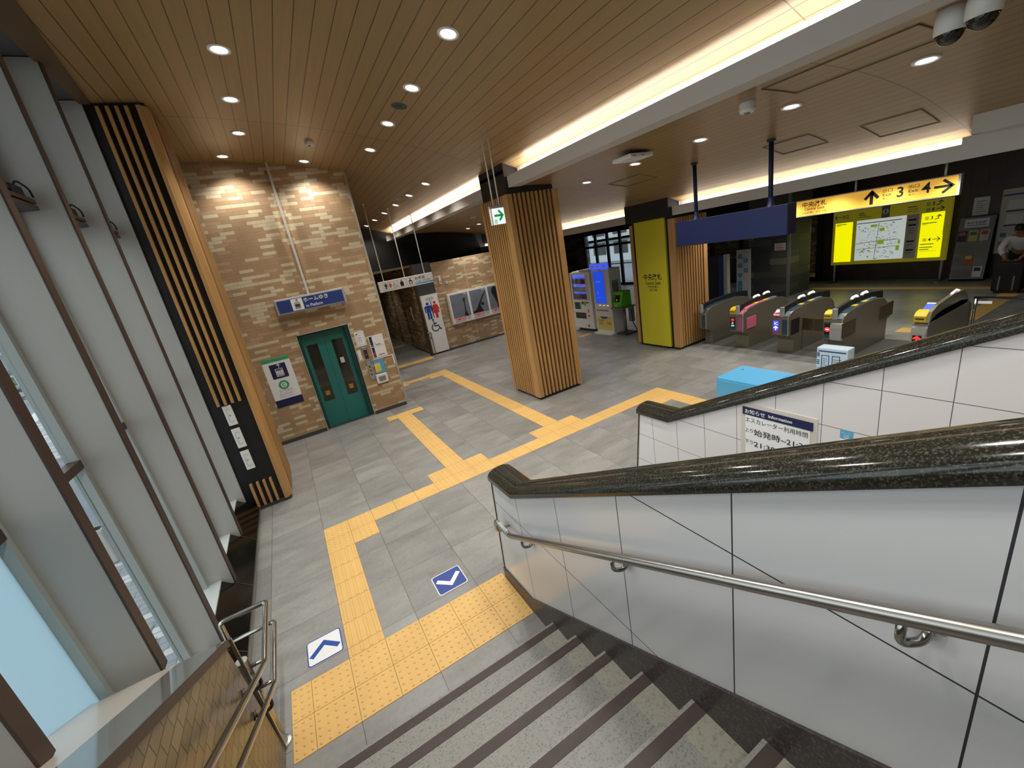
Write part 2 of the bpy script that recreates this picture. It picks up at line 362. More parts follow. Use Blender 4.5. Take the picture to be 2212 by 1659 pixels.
    def poly(s, pl, pts, o0, o1):
        """outline in plane pl, thickness from o0 to o1 along its normal"""
        area = sum(pts[k][0] * pts[(k + 1) % len(pts)][1] - pts[(k + 1) % len(pts)][0] * pts[k][1] for k in range(len(pts)))
        if area < 0: pts = pts[::-1]
        n = len(pts); i = len(s.v)
        s.v += [pl.P(a, b, o0) for a, b in pts] + [pl.P(a, b, o1) for a, b in pts]
        s.f += [tuple(range(i, i + n))[::-1], tuple(range(i + n, i + 2 * n))]
        for k in range(n): s.f.append((i + k, i + (k + 1) % n, i + n + (k + 1) % n, i + n + k))
        return s
    def rect(s, pl, a0, a1, b0, b1, o0, o1): return s.poly(pl, [(a0, b0), (a1, b0), (a1, b1), (a0, b1)], o0, o1)
    def disc(s, pl, c, r, o0, o1, n=28): return s.poly(pl, [(c[0] + r * math.cos(2 * math.pi * k / n), c[1] + r * math.sin(2 * math.pi * k / n)) for k in range(n)], o0, o1)
    def stroke(s, pl, pts, w, o0, o1):
        """thick open polyline made of one quad per leg with mitres"""
        pts = [Vector(p) for p in pts]; L, R = [], []
        for k, p in enumerate(pts):
            d0 = (p - pts[k - 1]).normalized() if k else None; d1 = (pts[k + 1] - p).normalized() if k < len(pts) - 1 else None
            d = ((d0 or d1) + (d1 or d0)).normalized(); nn = Vector((-d.y, d.x)); ref = d1 or d0
            q = w / 2 / max(.4, nn.dot(Vector((-ref.y, ref.x)))); L.append(tuple(p + nn * q)); R.append(tuple(p - nn * q))
        return s.poly(pl, L + R[::-1], o0, o1)
    def rrect(s, pl, a0, a1, b0, b1, r, o0, o1, n=5):
        pts = []
        for cx, cy, t0 in ((a1 - r, b1 - r, 0), (a0 + r, b1 - r, 90), (a0 + r, b0 + r, 180), (a1 - r, b0 + r, 270)):
            for k in range(n + 1):
                t = math.radians(t0 + 90 * k / n); pts.append((cx + r * math.cos(t), cy + r * math.sin(t)))
        return s.poly(pl, pts, o0, o1)
    def build(s, name, material, root=None, smooth=False, bevel=0.0, seg=2, shear=None):
        vv = s.v
        if shear: vv = [(x + shear * z, y, z) for x, y, z in vv]
        off = Vector((0, 0, 0))
        if root is not None:
            r = root
            while r is not None: off += Vector(r.location); r = r.parent
        me = bpy.data.meshes.new(name); me.from_pydata([tuple(Vector(v) - off) for v in vv], [], s.f); me.update()
        me.materials.append(M[material] if isinstance(material, str) else material)
        if smooth:
            for p in me.polygons: p.use_smooth = True
        o = bpy.data.objects.new(name, me); COL.objects.link(o)
        if root is not None: o.parent = root
        if bevel:
            b = o.modifiers.new('bevel', 'BEVEL'); b.width = bevel; b.segments = seg; b.limit_method = 'ANGLE'; b.angle_limit = math.radians(40)
        return o
class PL:
    def __init__(s, o, u, v):
        s.o, s.u, s.v = Vector(o), Vector(u).normalized(), Vector(v).normalized(); s.n = s.u.cross(s.v)
    def P(s, a, b, c=0.0): return tuple(s.o + s.u * a + s.v * b + s.n * c)
def FY(y): return PL((0, y, 0), (1, 0, 0), (0, 0, 1))      # faces -y: (x, z)
def FX(x): return PL((x, 0, 0), (0, -1, 0), (0, 0, 1))     # faces -x: (-y, z)
FLOORP = PL((0, 0, 0), (1, 0, 0), (0, 1, 0))

def thing(name, label, cat, loc, group=None):
    o = bpy.data.objects.new(name, None); COL.objects.link(o); o.location = loc; o.empty_display_size = .1
    o['label'] = label; o['category'] = cat
    if group: o['group'] = group
    return o
def tag(o, label, cat, group=None):
    o['label'] = label; o['category'] = cat
    if group: o['group'] = group
    return o
def struct(o, label=None):
    o['kind'] = 'structure'
    if label: o['label'] = label
    return o
def sroot(name, loc=(0, 0, 0)):
    o = bpy.data.objects.new(name, None); COL.objects.link(o); o.location = loc; o['kind'] = 'structure'; return o
def recenter(o):
    """put a one-mesh thing's origin at the middle of its base"""
    me = o.data; vs_ = [v.co for v in me.vertices]
    c = Vector(((min(v.x for v in vs_) + max(v.x for v in vs_)) / 2, (min(v.y for v in vs_) + max(v.y for v in vs_)) / 2, min(v.z for v in vs_)))
    for v in me.vertices: v.co -= c
    o.location = o.location + c; return o

_tc = {}
def glyphs(s, bold):
    if (s, bold) not in _tc:
        cu = bpy.data.curves.new('t', 'FONT'); cu.body = s; cu.size = 1.0; cu.offset = bold; cu.resolution_u = 3
        ob = bpy.data.objects.new('t', cu); me = bpy.data.meshes.new_from_object(ob)
        _tc[(s, bold)] = ([tuple(v.co) for v in me.vertices], [tuple(p.vertices) for p in me.polygons])
        bpy.data.objects.remove(ob); bpy.data.meshes.remove(me)
    return _tc[(s, bold)]
def text(root, pl, s, x, y, h, m, off=.003, align='l', w=None, bold=0.0, name='lettering'):
    """writing on plane pl: x, y of the lower-left (or centre) of the ink, h its ink height, w a forced width"""
    v, f = glyphs(s, bold)
    if not v: return None
    x0, x1 = min(p[0] for p in v), max(p[0] for p in v); y0, y1 = min(p[1] for p in v), max(p[1] for p in v)
    k = h / (y1 - y0) if y1 > y0 else 1; kx = k if w is None else w / (x1 - x0)
    W_ = (x1 - x0) * kx; ox = x - (W_ / 2 if align == 'c' else (W_ if align == 'r' else 0))
    b = MB(); b.v = [pl.P(ox + (p[0] - x0) * kx, y + (p[1] - y0) * k, off) for p in v]; b.f = f
    return b.build(name, m, root)
def bars(root, pl, rows, m, off=.003, name='text_lines'):
    """lines of print too small to read: (x0, x1, y, height)"""
    b = MB()
    for x0, x1, y, h in rows: b.rect(pl, x0, x1, y, y + h, 0, off)
    return b.build(name, m, root)
def person_icon(b, pl, c, h, o1, skirt=False):
    """pictogram figure standing on c, height h"""
    x, y = c
    b.disc(pl, (x, y + h * .91), h * .085, 0, o1, 16)
    if skirt:
        b.poly(pl, [(x - .13 * h, y + .8 * h), (x + .13 * h, y + .8 * h), (x + .25 * h, y + .48 * h), (x + .19 * h, y + .46 * h), (x + .12 * h, y + .64 * h), (x + .2 * h, y + .3 * h), (x + .08 * h, y + .3 * h), (x + .07 * h, y), (x - .07 * h, y), (x - .08 * h, y + .3 * h), (x - .2 * h, y + .3 * h), (x - .12 * h, y + .64 * h), (x - .19 * h, y + .46 * h), (x - .25 * h, y + .48 * h)], 0, o1)
    else:
        b.poly(pl, [(x - .17 * h, y + .8 * h), (x + .17 * h, y + .8 * h), (x + .23 * h, y + .72 * h), (x + .23 * h, y + .42 * h), (x + .16 * h, y + .42 * h), (x + .15 * h, y + .66 * h), (x + .13 * h, y + .66 * h), (x + .13 * h, y), (x + .015 * h, y), (x + .015 * h, y + .4 * h), (x - .015 * h, y + .4 * h), (x - .015 * h, y), (x - .13 * h, y), (x - .13 * h, y + .66 * h), (x - .15 * h, y + .66 * h), (x - .16 * h, y + .42 * h), (x - .23 * h, y + .42 * h), (x - .23 * h, y + .72 * h)], 0, o1)
def wheelchair_icon(b, pl, c, h, o1):
    x, y = c; w = h * .075
    b.disc(pl, (x - .1 * h, y + .92 * h), .075 * h, 0, o1, 14)
    b.stroke(pl, [(x - .09 * h, y + .8 * h), (x - .04 * h, y + .42 * h), (x + .24 * h, y + .42 * h), (x + .38 * h, y + .1 * h), (x + .48 * h, y + .14 * h)], w, 0, o1)
    b.stroke(pl, [(x - .07 * h, y + .64 * h), (x + .16 * h, y + .62 * h)], w, 0, o1)
    r = .29 * h; cx, cy = x - .02 * h, y + .3 * h
    b.stroke(pl, [(cx + r * math.cos(math.radians(t)), cy + r * math.sin(math.radians(t))) for t in range(118, 352, 13)], w, 0, o1)
def arrow(b, pl, c, L, ang, w, o1, head=.42):
    """arrow centred on c, pointing ang degrees from plane +u"""
    t = math.radians(ang); d = Vector((math.cos(t), math.sin(t))); n = Vector((-d.y, d.x)); C_ = Vector(c)
    tip = C_ + d * L / 2
    b.stroke(pl, [tuple(C_ - d * L / 2), tuple(tip - d * w * .8)], w, 0, o1)
    b.stroke(pl, [tuple(tip - d * L * head + n * L * head), tuple(tip - d * w * .3), tuple(tip - d * L * head - n * L * head)], w, 0, o1)
def lift_icon(b, pl, c, s, o1, m_b=None):
    """box with three riders and an arrow above; c = middle, s = height"""
    x, y = c; w = s * .035; hw = .22 * s; y0 = y - .42 * s; y1 = y + .1 * s
    for p in ([(x - hw, y0), (x + hw, y0)], [(x - hw, y1), (x + hw, y1)], [(x - hw, y0 - w / 2), (x - hw, y1 + w / 2)], [(x + hw, y0 - w / 2), (x + hw, y1 + w / 2)]): b.stroke(pl, p, w, 0, o1)
    for k in (-1, 0, 1): person_icon(b, pl, (x + k * .125 * s, y0 + .06 * s), .38 * s, o1)
    arrow(b, pl, (x + .05 * s, y + .3 * s), .26 * s, 90, w * 1.1, o1)
# ================================================================ STRUCTURE
M['coping'] = mat('polished_grey_stone', rgb(112, 114, 112), .08, 0, .6)
M['sill'] = mat('beige_sill_stone', rgb(196, 188, 178), .25)
struct(MB().box(-.9, 17.3, -5.9, 20.2, -.25, 0).build('floor', 'floor'))

# ---- ceilings: shallow vaults of metal strips, seen from below
def vault(name, m, xs, zf, y0, y1, xleft=None):
    b = MB(); ys = [y0 + (y1 - y0) * k / 12 for k in range(13)]
    for y in ys:
        x_l = xleft(y) if xleft else xs[0]
        for k, x in enumerate(xs):
            xx = x_l + (x - xs[0]) * (xs[-1] - x_l) / (xs[-1] - xs[0]); b.v.append((xx, y, zf(xx)))
    n = len(xs)
    for j in range(12):
        for k in range(n - 1):
            a = j * n + k; b.f.append((a, a + n, a + n + 1, a + 1))
    return struct(b.build(name, m, smooth=True))
def left_edge(y): return -.434 - .079 * (max(y, -2.0) - 3.54) if y < 3.54 else -.434
N_ = 44
vault('ceiling', 'ceil1', [-.434 + (4.94 + .434) * k / N_ for k in range(N_ + 1)], z1, -5.9, 13.1, left_edge)
vault('ceiling', 'ceil2', [4.70 + 4.01 * k / N_ for k in range(N_ + 1)], z2, -5.9, 11.0)
struct(MB().box(8.74, 17.3, -5.9, 20.2, 3.035, 3.1).build('ceiling', 'ceil3'))
# roof above everything, so that no sky leaks past the vault edges
struct(MB().box(-1.3, 17.3, -5.9, 20.2, 5.62, 5.7).build('roof', 'blackmat'))
struct(MB().box(8.62, 9.0, -5.9, 20.2, 3.32, 5.62).build('roof_upstand', 'blackmat'))
struct(MB().box(4.93, 4.97, -5.9, 13.1, 4.28, 5.62).build('roof_upstand', 'blackmat'))
# bulkhead along the window head
b = MB()
for k in range(8):
    ya, yb = -5.9 + 9.45 * k / 8, -5.9 + 9.45 * (k + 1) / 8
    b.hexa([(-.52, ya, 5.285), (left_edge(ya) + .004, ya, 5.285), (left_edge(yb) + .004, yb, 5.285), (-.52, yb, 5.285)], [(-.52, ya, 5.5), (left_edge(ya) + .004, ya, 5.5), (left_edge(yb) + .004, yb, 5.5), (-.52, yb, 5.5)])
struct(b.build('trim_1', 'brown'))
struct(MB().box(-1.3, -.52, -5.9, 6.2, 5.33, 5.5).build('soffit', 'soffit'))
# ---- cove beam 1 (between the vaults), cove beam 2 (before the flat soffit)
for a, c in ((-5.9, 3.57), (4.56, 12.7)):
    r = sroot('trim_2'); MB().box(4.67, 4.74, a, c, 3.96, 4.14).build('fascia', 'beam', r)
    MB().box(4.74, 4.93, a, c, 3.96, 3.985).build('trough', 'beam', r); MB().box(4.90, 4.93, a, c, 3.985, 4.262).build('cove_back', 'beam', r)
for a, c in ((-5.9, 3.40), (4.76, 15.6)):
    r = sroot('trim_3'); MB().box(8.45, 8.52, a, c, 3.02, 3.2).build('fascia', 'beam', r)
    MB().box(8.52, 8.74, a, c, 3.02, 3.045).build('trough', 'beam', r); MB().box(8.70, 8.74, a, c, 3.045, 3.30).build('cove_back', 'beam', r)
r = sroot('trim_4'); MB().box(8.43, 8.7, -5.9, -.98, 3.02, 3.275).build('fascia', 'beam', r); MB().box(8.1, 8.6, -3.0, -1.14, 3.275, 3.58).build('duct_box', 'beam', r)
# ---- walls
r = sroot('wall_lift')
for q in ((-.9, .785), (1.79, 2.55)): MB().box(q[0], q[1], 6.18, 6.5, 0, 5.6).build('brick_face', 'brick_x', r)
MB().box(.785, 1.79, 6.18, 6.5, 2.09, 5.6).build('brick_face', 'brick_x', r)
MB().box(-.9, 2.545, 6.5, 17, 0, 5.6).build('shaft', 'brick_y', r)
MB().box(2.54, 2.575, 6.165, 6.215, 0, z1(2.55)).build('corner_trim', 'alu', r)
MB().box(1.228, 1.262, 6.158, 6.18, 2.85, z1(1.25) - .02).build('joint_strip', 'amber_tile' if False else 'offwhite', r)
struct(MB().box(-.45, .765, 6.165, 6.18, 0, .075).box(1.81, 2.54, 6.165, 6.18, 0, .075).build('baseboard_lift', 'dgrey'))
# toilet wall, its passage and black faces painting the darkness of the open void above
r = sroot('wall_toilet'); MB().box(4.68, 9.4, 10.45, 10.8, 0, 2.97).build('brick_face', 'brick_x', r)
MB().box(4.66, 5.28, 10.437, 10.45, 2.02, 3.02).build('dark_panel', 'dgrey', r)
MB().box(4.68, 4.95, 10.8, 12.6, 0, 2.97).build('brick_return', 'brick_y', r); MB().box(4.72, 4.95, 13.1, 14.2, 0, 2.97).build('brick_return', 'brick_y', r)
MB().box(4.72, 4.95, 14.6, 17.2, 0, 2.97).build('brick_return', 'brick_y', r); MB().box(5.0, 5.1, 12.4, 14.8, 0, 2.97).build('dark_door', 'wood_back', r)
MB().box(4.60, 4.67, 10.42, 10.50, 0, 3.03).build('corner_post', 'bronze', r)
MB().box(4.66, 9.4, 10.435, 10.45, 0, .06).build('skirting', 'dgrey', r); MB().box(4.67, 4.68, 10.5, 12.6, 0, .06).build('skirting', 'dgrey', r)
MB().box(6.466, 6.478, 10.445, 10.45, .06, 2.97).build('joint_strip', 'offwhite', r)
struct(MB().box(2.55, 4.72, 17, 17.2, 0, 3.0).build('wall_passage', 'brick_x'))
struct(MB().box(2.55, 4.68, 10.6, 17.2, 2.95, 3.02).build('ceiling', 'ceil3'))
struct(MB().box(2.55, 9.6, 13.12, 13.3, 2.97, 5.6).build('wall_void', 'blackmat')); struct(MB().box(4.7, 9.4, 10.8, 13.2, 2.90, 2.97).build('void_deck', 'blackmat'))
struct(MB().box(9.0, 9.06, 11.0, 20.2, 3.1, 5.6).build('wall_void', 'blackmat'))
struct(MB().box(9.4, 17.3, 20, 20.2, 0, 3.05).build('wall_north', 'stone')); struct(MB().box(9.25, 9.4, 10.8, 20.2, 0, 3.05).build('wall_store', 'stone'))
# back wall: dark tile, cafe front, street windows, stone
r = sroot('wall_back'); MB().box(17, 17.3, -5.9, 4.62, 0, 3.05).build('dark_tile_face', 'tile_dark', r); MB().box(17, 17.3, 17.05, 20.2, 0, 3.05).build('stone_face', 'stone', r)
MB().box(17, 17.3, 4.62, 17.05, 2.85, 3.05).build('head', 'blackmat', r)
r = sroot('window_10'); b = MB(); y = 12.2
while y <= 17.1: b.box(16.97, 17.07, y - .07, y + .07, .0, 2.85); y += .97
b.box(16.98, 17.06, 12.2, 17.05, 2.78, 2.9).box(16.98, 17.06, 12.2, 17.05, 2.08, 2.2).box(16.98, 17.06, 12.2, 17.05, 0, .12); b.build('window_frame', 'blackmat', r)
MB().box(17.0, 17.02, 12.2, 17.05, .12, 2.8).build('window_glass', 'glass', r)
r = sroot('window_11'); b = MB()
for y in (4.66, 6.15, 7.45, 8.75, 10.0, 11.2): b.box(16.95, 17.07, y - .08, y + .08, 0, 2.85)
b.box(16.98, 17.06, 4.62, 11.2, 2.7, 2.86).box(16.98, 17.06, 4.62, 11.2, 0, .14); b.build('window_frame', 'blackmat', r)
MB().box(17.02, 17.03, 4.62, 12.2, .1, 2.8).build('window_glass', 'glass', r)
struct(MB().box(18.6, 18.8, 3.6, 12.4, 0, 3.2).build('wall_cafe', 'ext_brick'))
struct(MB().box(17.3, 18.8, 3.6, 12.3, -.05, .02).build('floor_cafe', 'wood')); struct(MB().box(17.3, 18.8, 3.6, 12.3, 2.86, 2.95).build('ceiling_cafe', 'ceil3'))
# south side behind the camera, and the closed parts of the window side
struct(MB().box(-1.2, 17.3, -6.1, -5.9, -.2, 5.65).build('wall_south', 'beam')); struct(MB().box(-1.0, -.8, -5.9, -4.22, 0, 5.4).build('wall_west', 'beam'))
struct(MB().box(-1.0, -.6, 3.62, 6.2, 0, 5.4).build('wall_west', 'alu'))

# ---- stairs
r = sroot('stairs'); pts = [(-5.9, 0), (-.925, 0)]
for k in range(1, 15):
    yk = -.595 - .33 * k; pts += [(yk, .178 * (k - 1)), (yk, .178 * k)]
pts += [(-5.9, .178 * 14)]
pts = [p for i, p in enumerate(pts) if i == 0 or p != pts[i - 1]]
MB().prism(pts, 'x', -.2, 1.787).build('step_mass', 'step', r)
for k in range(1, 15):
    yk = -.595 - .33 * k; zk = .178 * k
    MB().box(-.2, 1.785, yk - .078, yk - .018, zk - .004, zk + .0025).build('nosing_strip', 'nosing', r)
    MB().box(1.635, 1.785, yk - .335, yk - .078, zk - .004, zk + .0015).build('pale_border', 'step_edge', r)
sk = lambda y: .159 + (-.609 - y) * .541
struct(MB().prism([(-.065, 0), (-.065, .115), (-.609, .159), (-5.9, sk(-5.9)), (-5.9, 0)], 'x', 1.786, 1.80).build('trim_5', 'skirt'))

def stair_wall(name, x0, x1, m, ends):
    r = sroot(name); zt = lambda y: 1.165 + .5135 * (-.61 - y)
    MB().prism([(-.065, 0), (-.232, 1.15), (-.61, 1.165), (-5.9, zt(-5.9)), (-5.9, 0)], 'x', x0, x1).build('panel_face', m, r)
    MB().prism([(-.055, 0), (-.222, 1.16), (-.236, 1.16), (-.069, 0)], 'x', x0 - .006, x1 + .006).build('end_trim', 'bronze', r)
    xa, xb = x0 - .022, x1 + .022; xc, hw = (xa + xb) / 2, (xb - xa) / 2
    prof = [(xa, 0), (xa, .03)] + [(xc - hw * math.cos(math.pi * k / 12), .03 + .066 * math.sin(math.pi * k / 12)) for k in range(1, 12)] + [(xb, .03), (xb, 0)]
    path = [(-.205, 1.15), (-.61, 1.165), (-5.9, zt(-5.9))]; b = MB(); n = len(prof)
    for y, z in path: b.v += [(px, y, z + pz) for px, pz in prof]
    for j in range(len(path) - 1):
        for k in range(n):
            p, q = j * n + k, j * n + (k + 1) % n; b.f.append((p, q, q + n, p + n))
    b.f += [tuple(range(n))[::-1], tuple(range((len(path) - 1) * n, len(path) * n))]
    o = b.build('granite_cap', 'granite', r)
    for p in o.data.polygons:
        if len(p.vertices) == 4: p.use_smooth = True
    b = o.modifiers.new('bevel', 'BEVEL'); b.width = .006; b.segments = 2; b.limit_method = 'ANGLE'; b.angle_limit = math.radians(50)
    return r
stair_wall('wall_stair', 1.80, 2.0, 'white_panel', 0); stair_wall('wall_escalator', 3.55, 3.75, 'white_tile', 0)
struct(MB().prism([(-.9, 0), (-5.9, 2.7), (-5.9, 0)], 'x', 2.0, 3.55).build('escalator_ramp', 'grey'))
# left parapet of the stairs: brown tile face under a polished stone coping, beige sill to the glass
r = sroot('wall_parapet'); top = lambda y: .797 - .545 * y
MB().prism([(-.45, 0), (-.545, top(-.545) - .045), (-5.9, top(-5.9) - .045), (-5.9, 0)], 'x', -.45, -.2).build('tile_face', 'tile_y', r)
MB().prism([(-.50, top(-.50) - .05), (-.50, top(-.50)), (-5.9, top(-5.9)), (-5.9, top(-5.9) - .05)], 'x', -.45, -.198).build('coping', 'coping', r)
MB().prism([(-.50, top(-.50) - .05), (-.50, top(-.50) - .003), (-5.9, top(-5.9) - .003), (-5.9, top(-5.9) - .05)], 'x', -.198, -.19).build('edge_band', 'bronze', r)
MB().prism([(-.47, 0), (-.47, top(-.47)), (-5.9, top(-5.9)), (-5.9, 0)], 'x', -.86, -.45).build('sill', 'sill', r)
MB().box(-.205, -.188, -.455, -.44, 0, 1.03).build('end_trim', 'steel', r)
# window plinth
r = sroot('trim_6'); MB().prism([(-.46, 0), (-.466, .068), (-.69, .272), (-.86, .272), (-.86, 0)], 'y', -.46, 3.565).build('plinth', 'plinth', r)
MB().box(-.86, -.688, -.46, 3.565, .272, .288).build('ledge', 'alu_light', r); MB().box(-.475, -.452, -.46, 3.565, 0, .055).build('kick_strip', 'steel', r)
b = MB()
for y in (.605, 1.58, 2.56): b.prism([(-.467, .07), (-.691, .275), (-.691, .279), (-.467, .074)], 'y', y, y + .006)
b.build('joint_strip', 'steel', r)

# ---- window bays: deep pale fins with a dark room-side edge, glass, transoms
FY_ = [3.53, 2.55, 1.57, .60, -.37, -1.34, -2.31, -3.28, -4.25]
for k, y in enumerate(FY_):
    r = sroot('window_%d' % (k + 1)); zb = .20 if y > -.1 else top(y) - .03; lean = .018
    def xe(z): return -.585 + lean * z
    w = .08 if k else .035
    pts = [(-.80, zb), (xe(zb) - .012, zb), (xe(5.32) - .012, 5.32), (-.80, 5.32)]
    MB().prism(pts, 'y', y, y + w).build('fin', 'alu', r)
    if k: MB().prism([(xe(zb) - .012, zb), (xe(zb), zb), (xe(5.32), 5.32), (xe(5.32) - .012, 5.32)], 'y', y - .004, y + w + .004).build('edge_cap', 'bronze', r)
    MB().box(-.872, -.80, y - .045, y + w + .03, .28 if y > -.1 else top(y) - .06, 5.32).build('frame', 'frame', r)
    if k == len(FY_) - 1: break
    y0, y1 = FY_[k + 1] + .11, y - .045
    zs = .288 if y1 > .2 else top(y0) + .0
    MB().box(-.86, -.79, y0, y1, 2.10, 2.16).build('transom', 'bronze', r); MB().box(-.86, -.66, y0, y1, 3.90, 3.93).box(-.86, -.66, y0, y1, 3.945, 3.975).build('transom', 'bronze', r)
    MB().box(-.858, -.80, y0, y1, 5.24, 5.32).build('head_frame', 'frame', r)
    low = 'frost' if k in (4, 5, 6, 7) else 'glass'
    zl = min(zs, 2.0)
    if low == 'frost': zl = max(0.3, top(y1) - .05)
    if zl < 2.05: MB().box(-.852, -.846, y0, y1, zl, 2.10).build('pane', low, r)
    MB().box(-.852, -.846, y0, y1, 2.16, 3.90).build('pane', 'glass', r); MB().box(-.852, -.846, y0, y1, 3.975, 5.26).build('pane', 'glass', r)
    # inner casement of the opening light above the upper transom
    MB().box(-.835, -.805, y1 - .12, y1 - .085, 3.98, 5.24).box(-.835, -.805, y1 - .05, y1 - .02, 3.98, 5.24).build('casement_stile', 'bronze', r)
    if k < 4:
        MB().box(-.83, -.80, y0, y0 + .04, .29, 5.24).build('jamb', 'frame', r)

# ---- slatted columns
def column_base(b_, x0, x1, y0, y1): return MB().box(x0, x1, y0, y1, 0, .065)
SH = .016
r = sroot('column_window')
MB().box(-.60, -.035, 3.57, 4.75, 0, 5.30).build('core', 'black', r, shear=SH)
MB().box(-.46, -.03, 3.53, 4.7, 0, .05).build('base', 'dgrey', r)
b = MB(); b2 = MB(); b3 = MB()
for x in (-.462, -.376, -.291, -.205):
    b.box(x - .017, x + .017, 3.50, 3.57, 1.665, 5.255); b2.box(x - .017, x + .017, 3.50, 3.57, .06, .435)
for k in range(9): b3.box(-.035, .0, 3.80 + .1 * k, 3.845 + .1 * k, .06, 5.25)
b.build('slats', 'wood', r, shear=SH); b2.build('lower_slats', 'wood', r, shear=SH, bevel=.004); b3.build('side_slats', 'wood', r, shear=SH)
MB().prism([(-.113, 3.57), (-.113, 3.50), (-.074, 3.50), (-.012, 3.585), (-.012, 3.74), (-.05, 3.74)], 'z', .05, 5.262).build('corner_board', 'wood', r, shear=SH)
def slat_col(name, x0, x1, y0, y1, zt, xface, yface, xb):
    """xface / yface: centres of slats on the -x face (y values) and on the -y face (x values)"""
    r = sroot(name); d = .085
    MB().box(x0 + d, x1 - d, y0 + d, y1 - d, .0, zt).build('core', 'wood_back', r)
    MB().box(x0 + .05, x1 - .06, y0 + .05, y1 - .05, 0, .065).build('base', 'black', r)
    b = MB()
    for y in xface: b.box(x0, x0 + d, y - .021, y + .021, .065, zt)
    if xface: b.build('slats', 'wood', r)
    b = MB()
    for x in yface: b.box(x - .021, x + .021, y0, y0 + d, .065, zt)
    b.build('slats', 'wood', r)
    c = .012
    MB().prism([(x0, y0 + .17), (x0, y0 + c), (x0 + c, y0), (x0 + .115, y0), (x0 + .115, y0 + d), (x0 + d, y0 + d), (x0 + d, y0 + .17)], 'z', .06, zt).build('corner_board', 'wood', r)
    MB().box(x1 - .125, x1, y0, y0 + d, .06, zt).build('corner_board', 'wood', r)
    MB().box(x0, x0 + d, y1 - .10, y1, .06, zt).build('corner_board', 'wood', r)
    b = MB()
    for k in range(9): b.box(x1 - d, x1 - .004, y0 + .17 + .095 * k, y0 + .212 + .095 * k, .065, zt)
    b.build('slats', 'wood', r); return r
r = slat_col('column_hall', 4.60, 5.69, 3.58, 4.62, 3.86, [3.79 + .083 * k for k in range(9)], [4.775 + .0905 * k for k in range(9)], 0)
MB().box(4.625, 4.90, 3.585, 4.535, 3.86, z1(4.9) + .0).prism([(4.625, 4.2), (4.90, 4.2), (4.90, z1(4.90)), (4.625, z1(4.625))], 'y', 3.586, 4.534).build('capital', 'black', r)
MB().prism([(4.90, 3.85), (5.60, 3.85), (5.60, z2(5.6)), (4.90, z2(4.9))], 'y', 3.60, 4.52).build('capital', 'black', r)
r = slat_col('column_gate', 8.50, 9.56, 3.41, 4.74, 2.96, [], [8.66 + .0875 * k for k in range(9)], 0)
MB().prism([(8.36, 3.01), (8.70, 3.01), (8.70, z2(8.7)), (8.36, z2(8.36))], 'y', 3.42, 4.70).box(8.51, 9.5, 3.45, 4.70, 2.96, 3.035).build('capital', 'black', r)
MB().box(8.478, 8.59, 3.655, 4.555, .06, 3.09).build('sign_panel', 'yellow', r); pl = FX(8.478)
text(r, pl, '中央改札', -4.09, 1.66, .155, 'ink', align='c', w=.555, bold=.012); text(r, pl, 'Central Gate', -4.09, 1.555, .078, 'ink', align='c', w=.46, bold=.008)
text(r, pl, '中央检票口', -4.09, 1.47, .066, 'ink', align='c', w=.33); text(r, pl, '중앙 개찰', -4.09, 1.395, .062, 'ink', align='c', w=.25)
MB().box(8.52, 8.6, 3.58, 3.65, .06, 2.96).box(8.52, 8.6, 4.56, 4.64, .06, 2.96).build('reveal', 'blackmat', r)
r = sroot('column_far'); MB().box(14.42, 15.6, 4.25, 5.52, 0, 3.04).build('stone_face', 'stone', r); MB().box(14.40, 14.47, 4.23, 4.30, 0, 3.04).build('corner_trim', 'grey', r)

# ---- tactile paving
AX, AY, A0 = .3042, .3, .357
def tac(name, tiles):
    """tiles: (i0, i1, v0, v1, kind) in tile units; kind dots / x bars / y bars"""
    r = sroot(name); sheet, joint, dots = MB(), MB(), MB(); g = .0022
    for i0, i1, v0, v1, kd in tiles:
        x0, x1, y0, y1 = i0 * AX, i1 * AX, v0 * AY, v1 * AY
        joint.box(x0, x1, y0, y1, -.02, .0012); sheet.box(x0 + g, x1 - g, y0 + g, y1 - g, -.02, .003)
        if kd == 'd':
            nx = max(1, round((x1 - x0) / .0605)); ny = max(1, round((y1 - y0) / .0605))
            for a in range(nx):
                for c in range(ny): dots.lathe([(.0115, .0), (.0105, .0035), (.0065, .0058), (.0001, .006)], (x0 + (a + .5) * (x1 - x0) / nx, y0 + (c + .5) * (y1 - y0) / ny, .003), 8)
        elif kd == 'y':
            for a in range(4):
                cx = x0 + (a + .5) * (x1 - x0) / 4; dots.hexa([(cx - .016, y0 + .008, .002), (cx + .016, y0 + .008, .002), (cx + .016, y1 - .008, .002), (cx - .016, y1 - .008, .002)], [(cx - .010, y0 + .012, .008), (cx + .010, y0 + .012, .008), (cx + .010, y1 - .012, .008), (cx - .010, y1 - .012, .008)])
        elif kd == 'x':
            for a in range(4):
                cy = y0 + (a + .5) * (y1 - y0) / 4; dots.hexa([(x0 + .008, cy - .016, .002), (x1 - .008, cy - .016, .002), (x1 - .008, cy + .016, .002), (x0 + .008, cy + .016, .002)], [(x0 + .012, cy - .010, .008), (x1 - .012, cy - .010, .008), (x1 - .012, cy + .010, .008), (x0 + .012, cy + .010, .008)])
    joint.build('joint_bed', 'tactile_joint', r); sheet.build('tiles', 'tactile', r)
    if dots.v: dots.build('raised_marks', 'tactile', r)
T = []
for v in (-2, -1):
    for i0, i1 in [(-.5, 0)] + [(k, k + 1) for k in range(5)] + [(5, 5.86)]: T.append((i0, i1, v, v + 1, 'd'))
tac('tactile_paving', T)
T = [(1, 2, 0, A0, 'y')] + [(1, 2, A0 + k, A0 + k + 1, 'y') for k in range(5)]
T += [(i, i + 1, A0 + v, A0 + v + 1, 'd') for i in (1, 2) for v in (5, 6)]
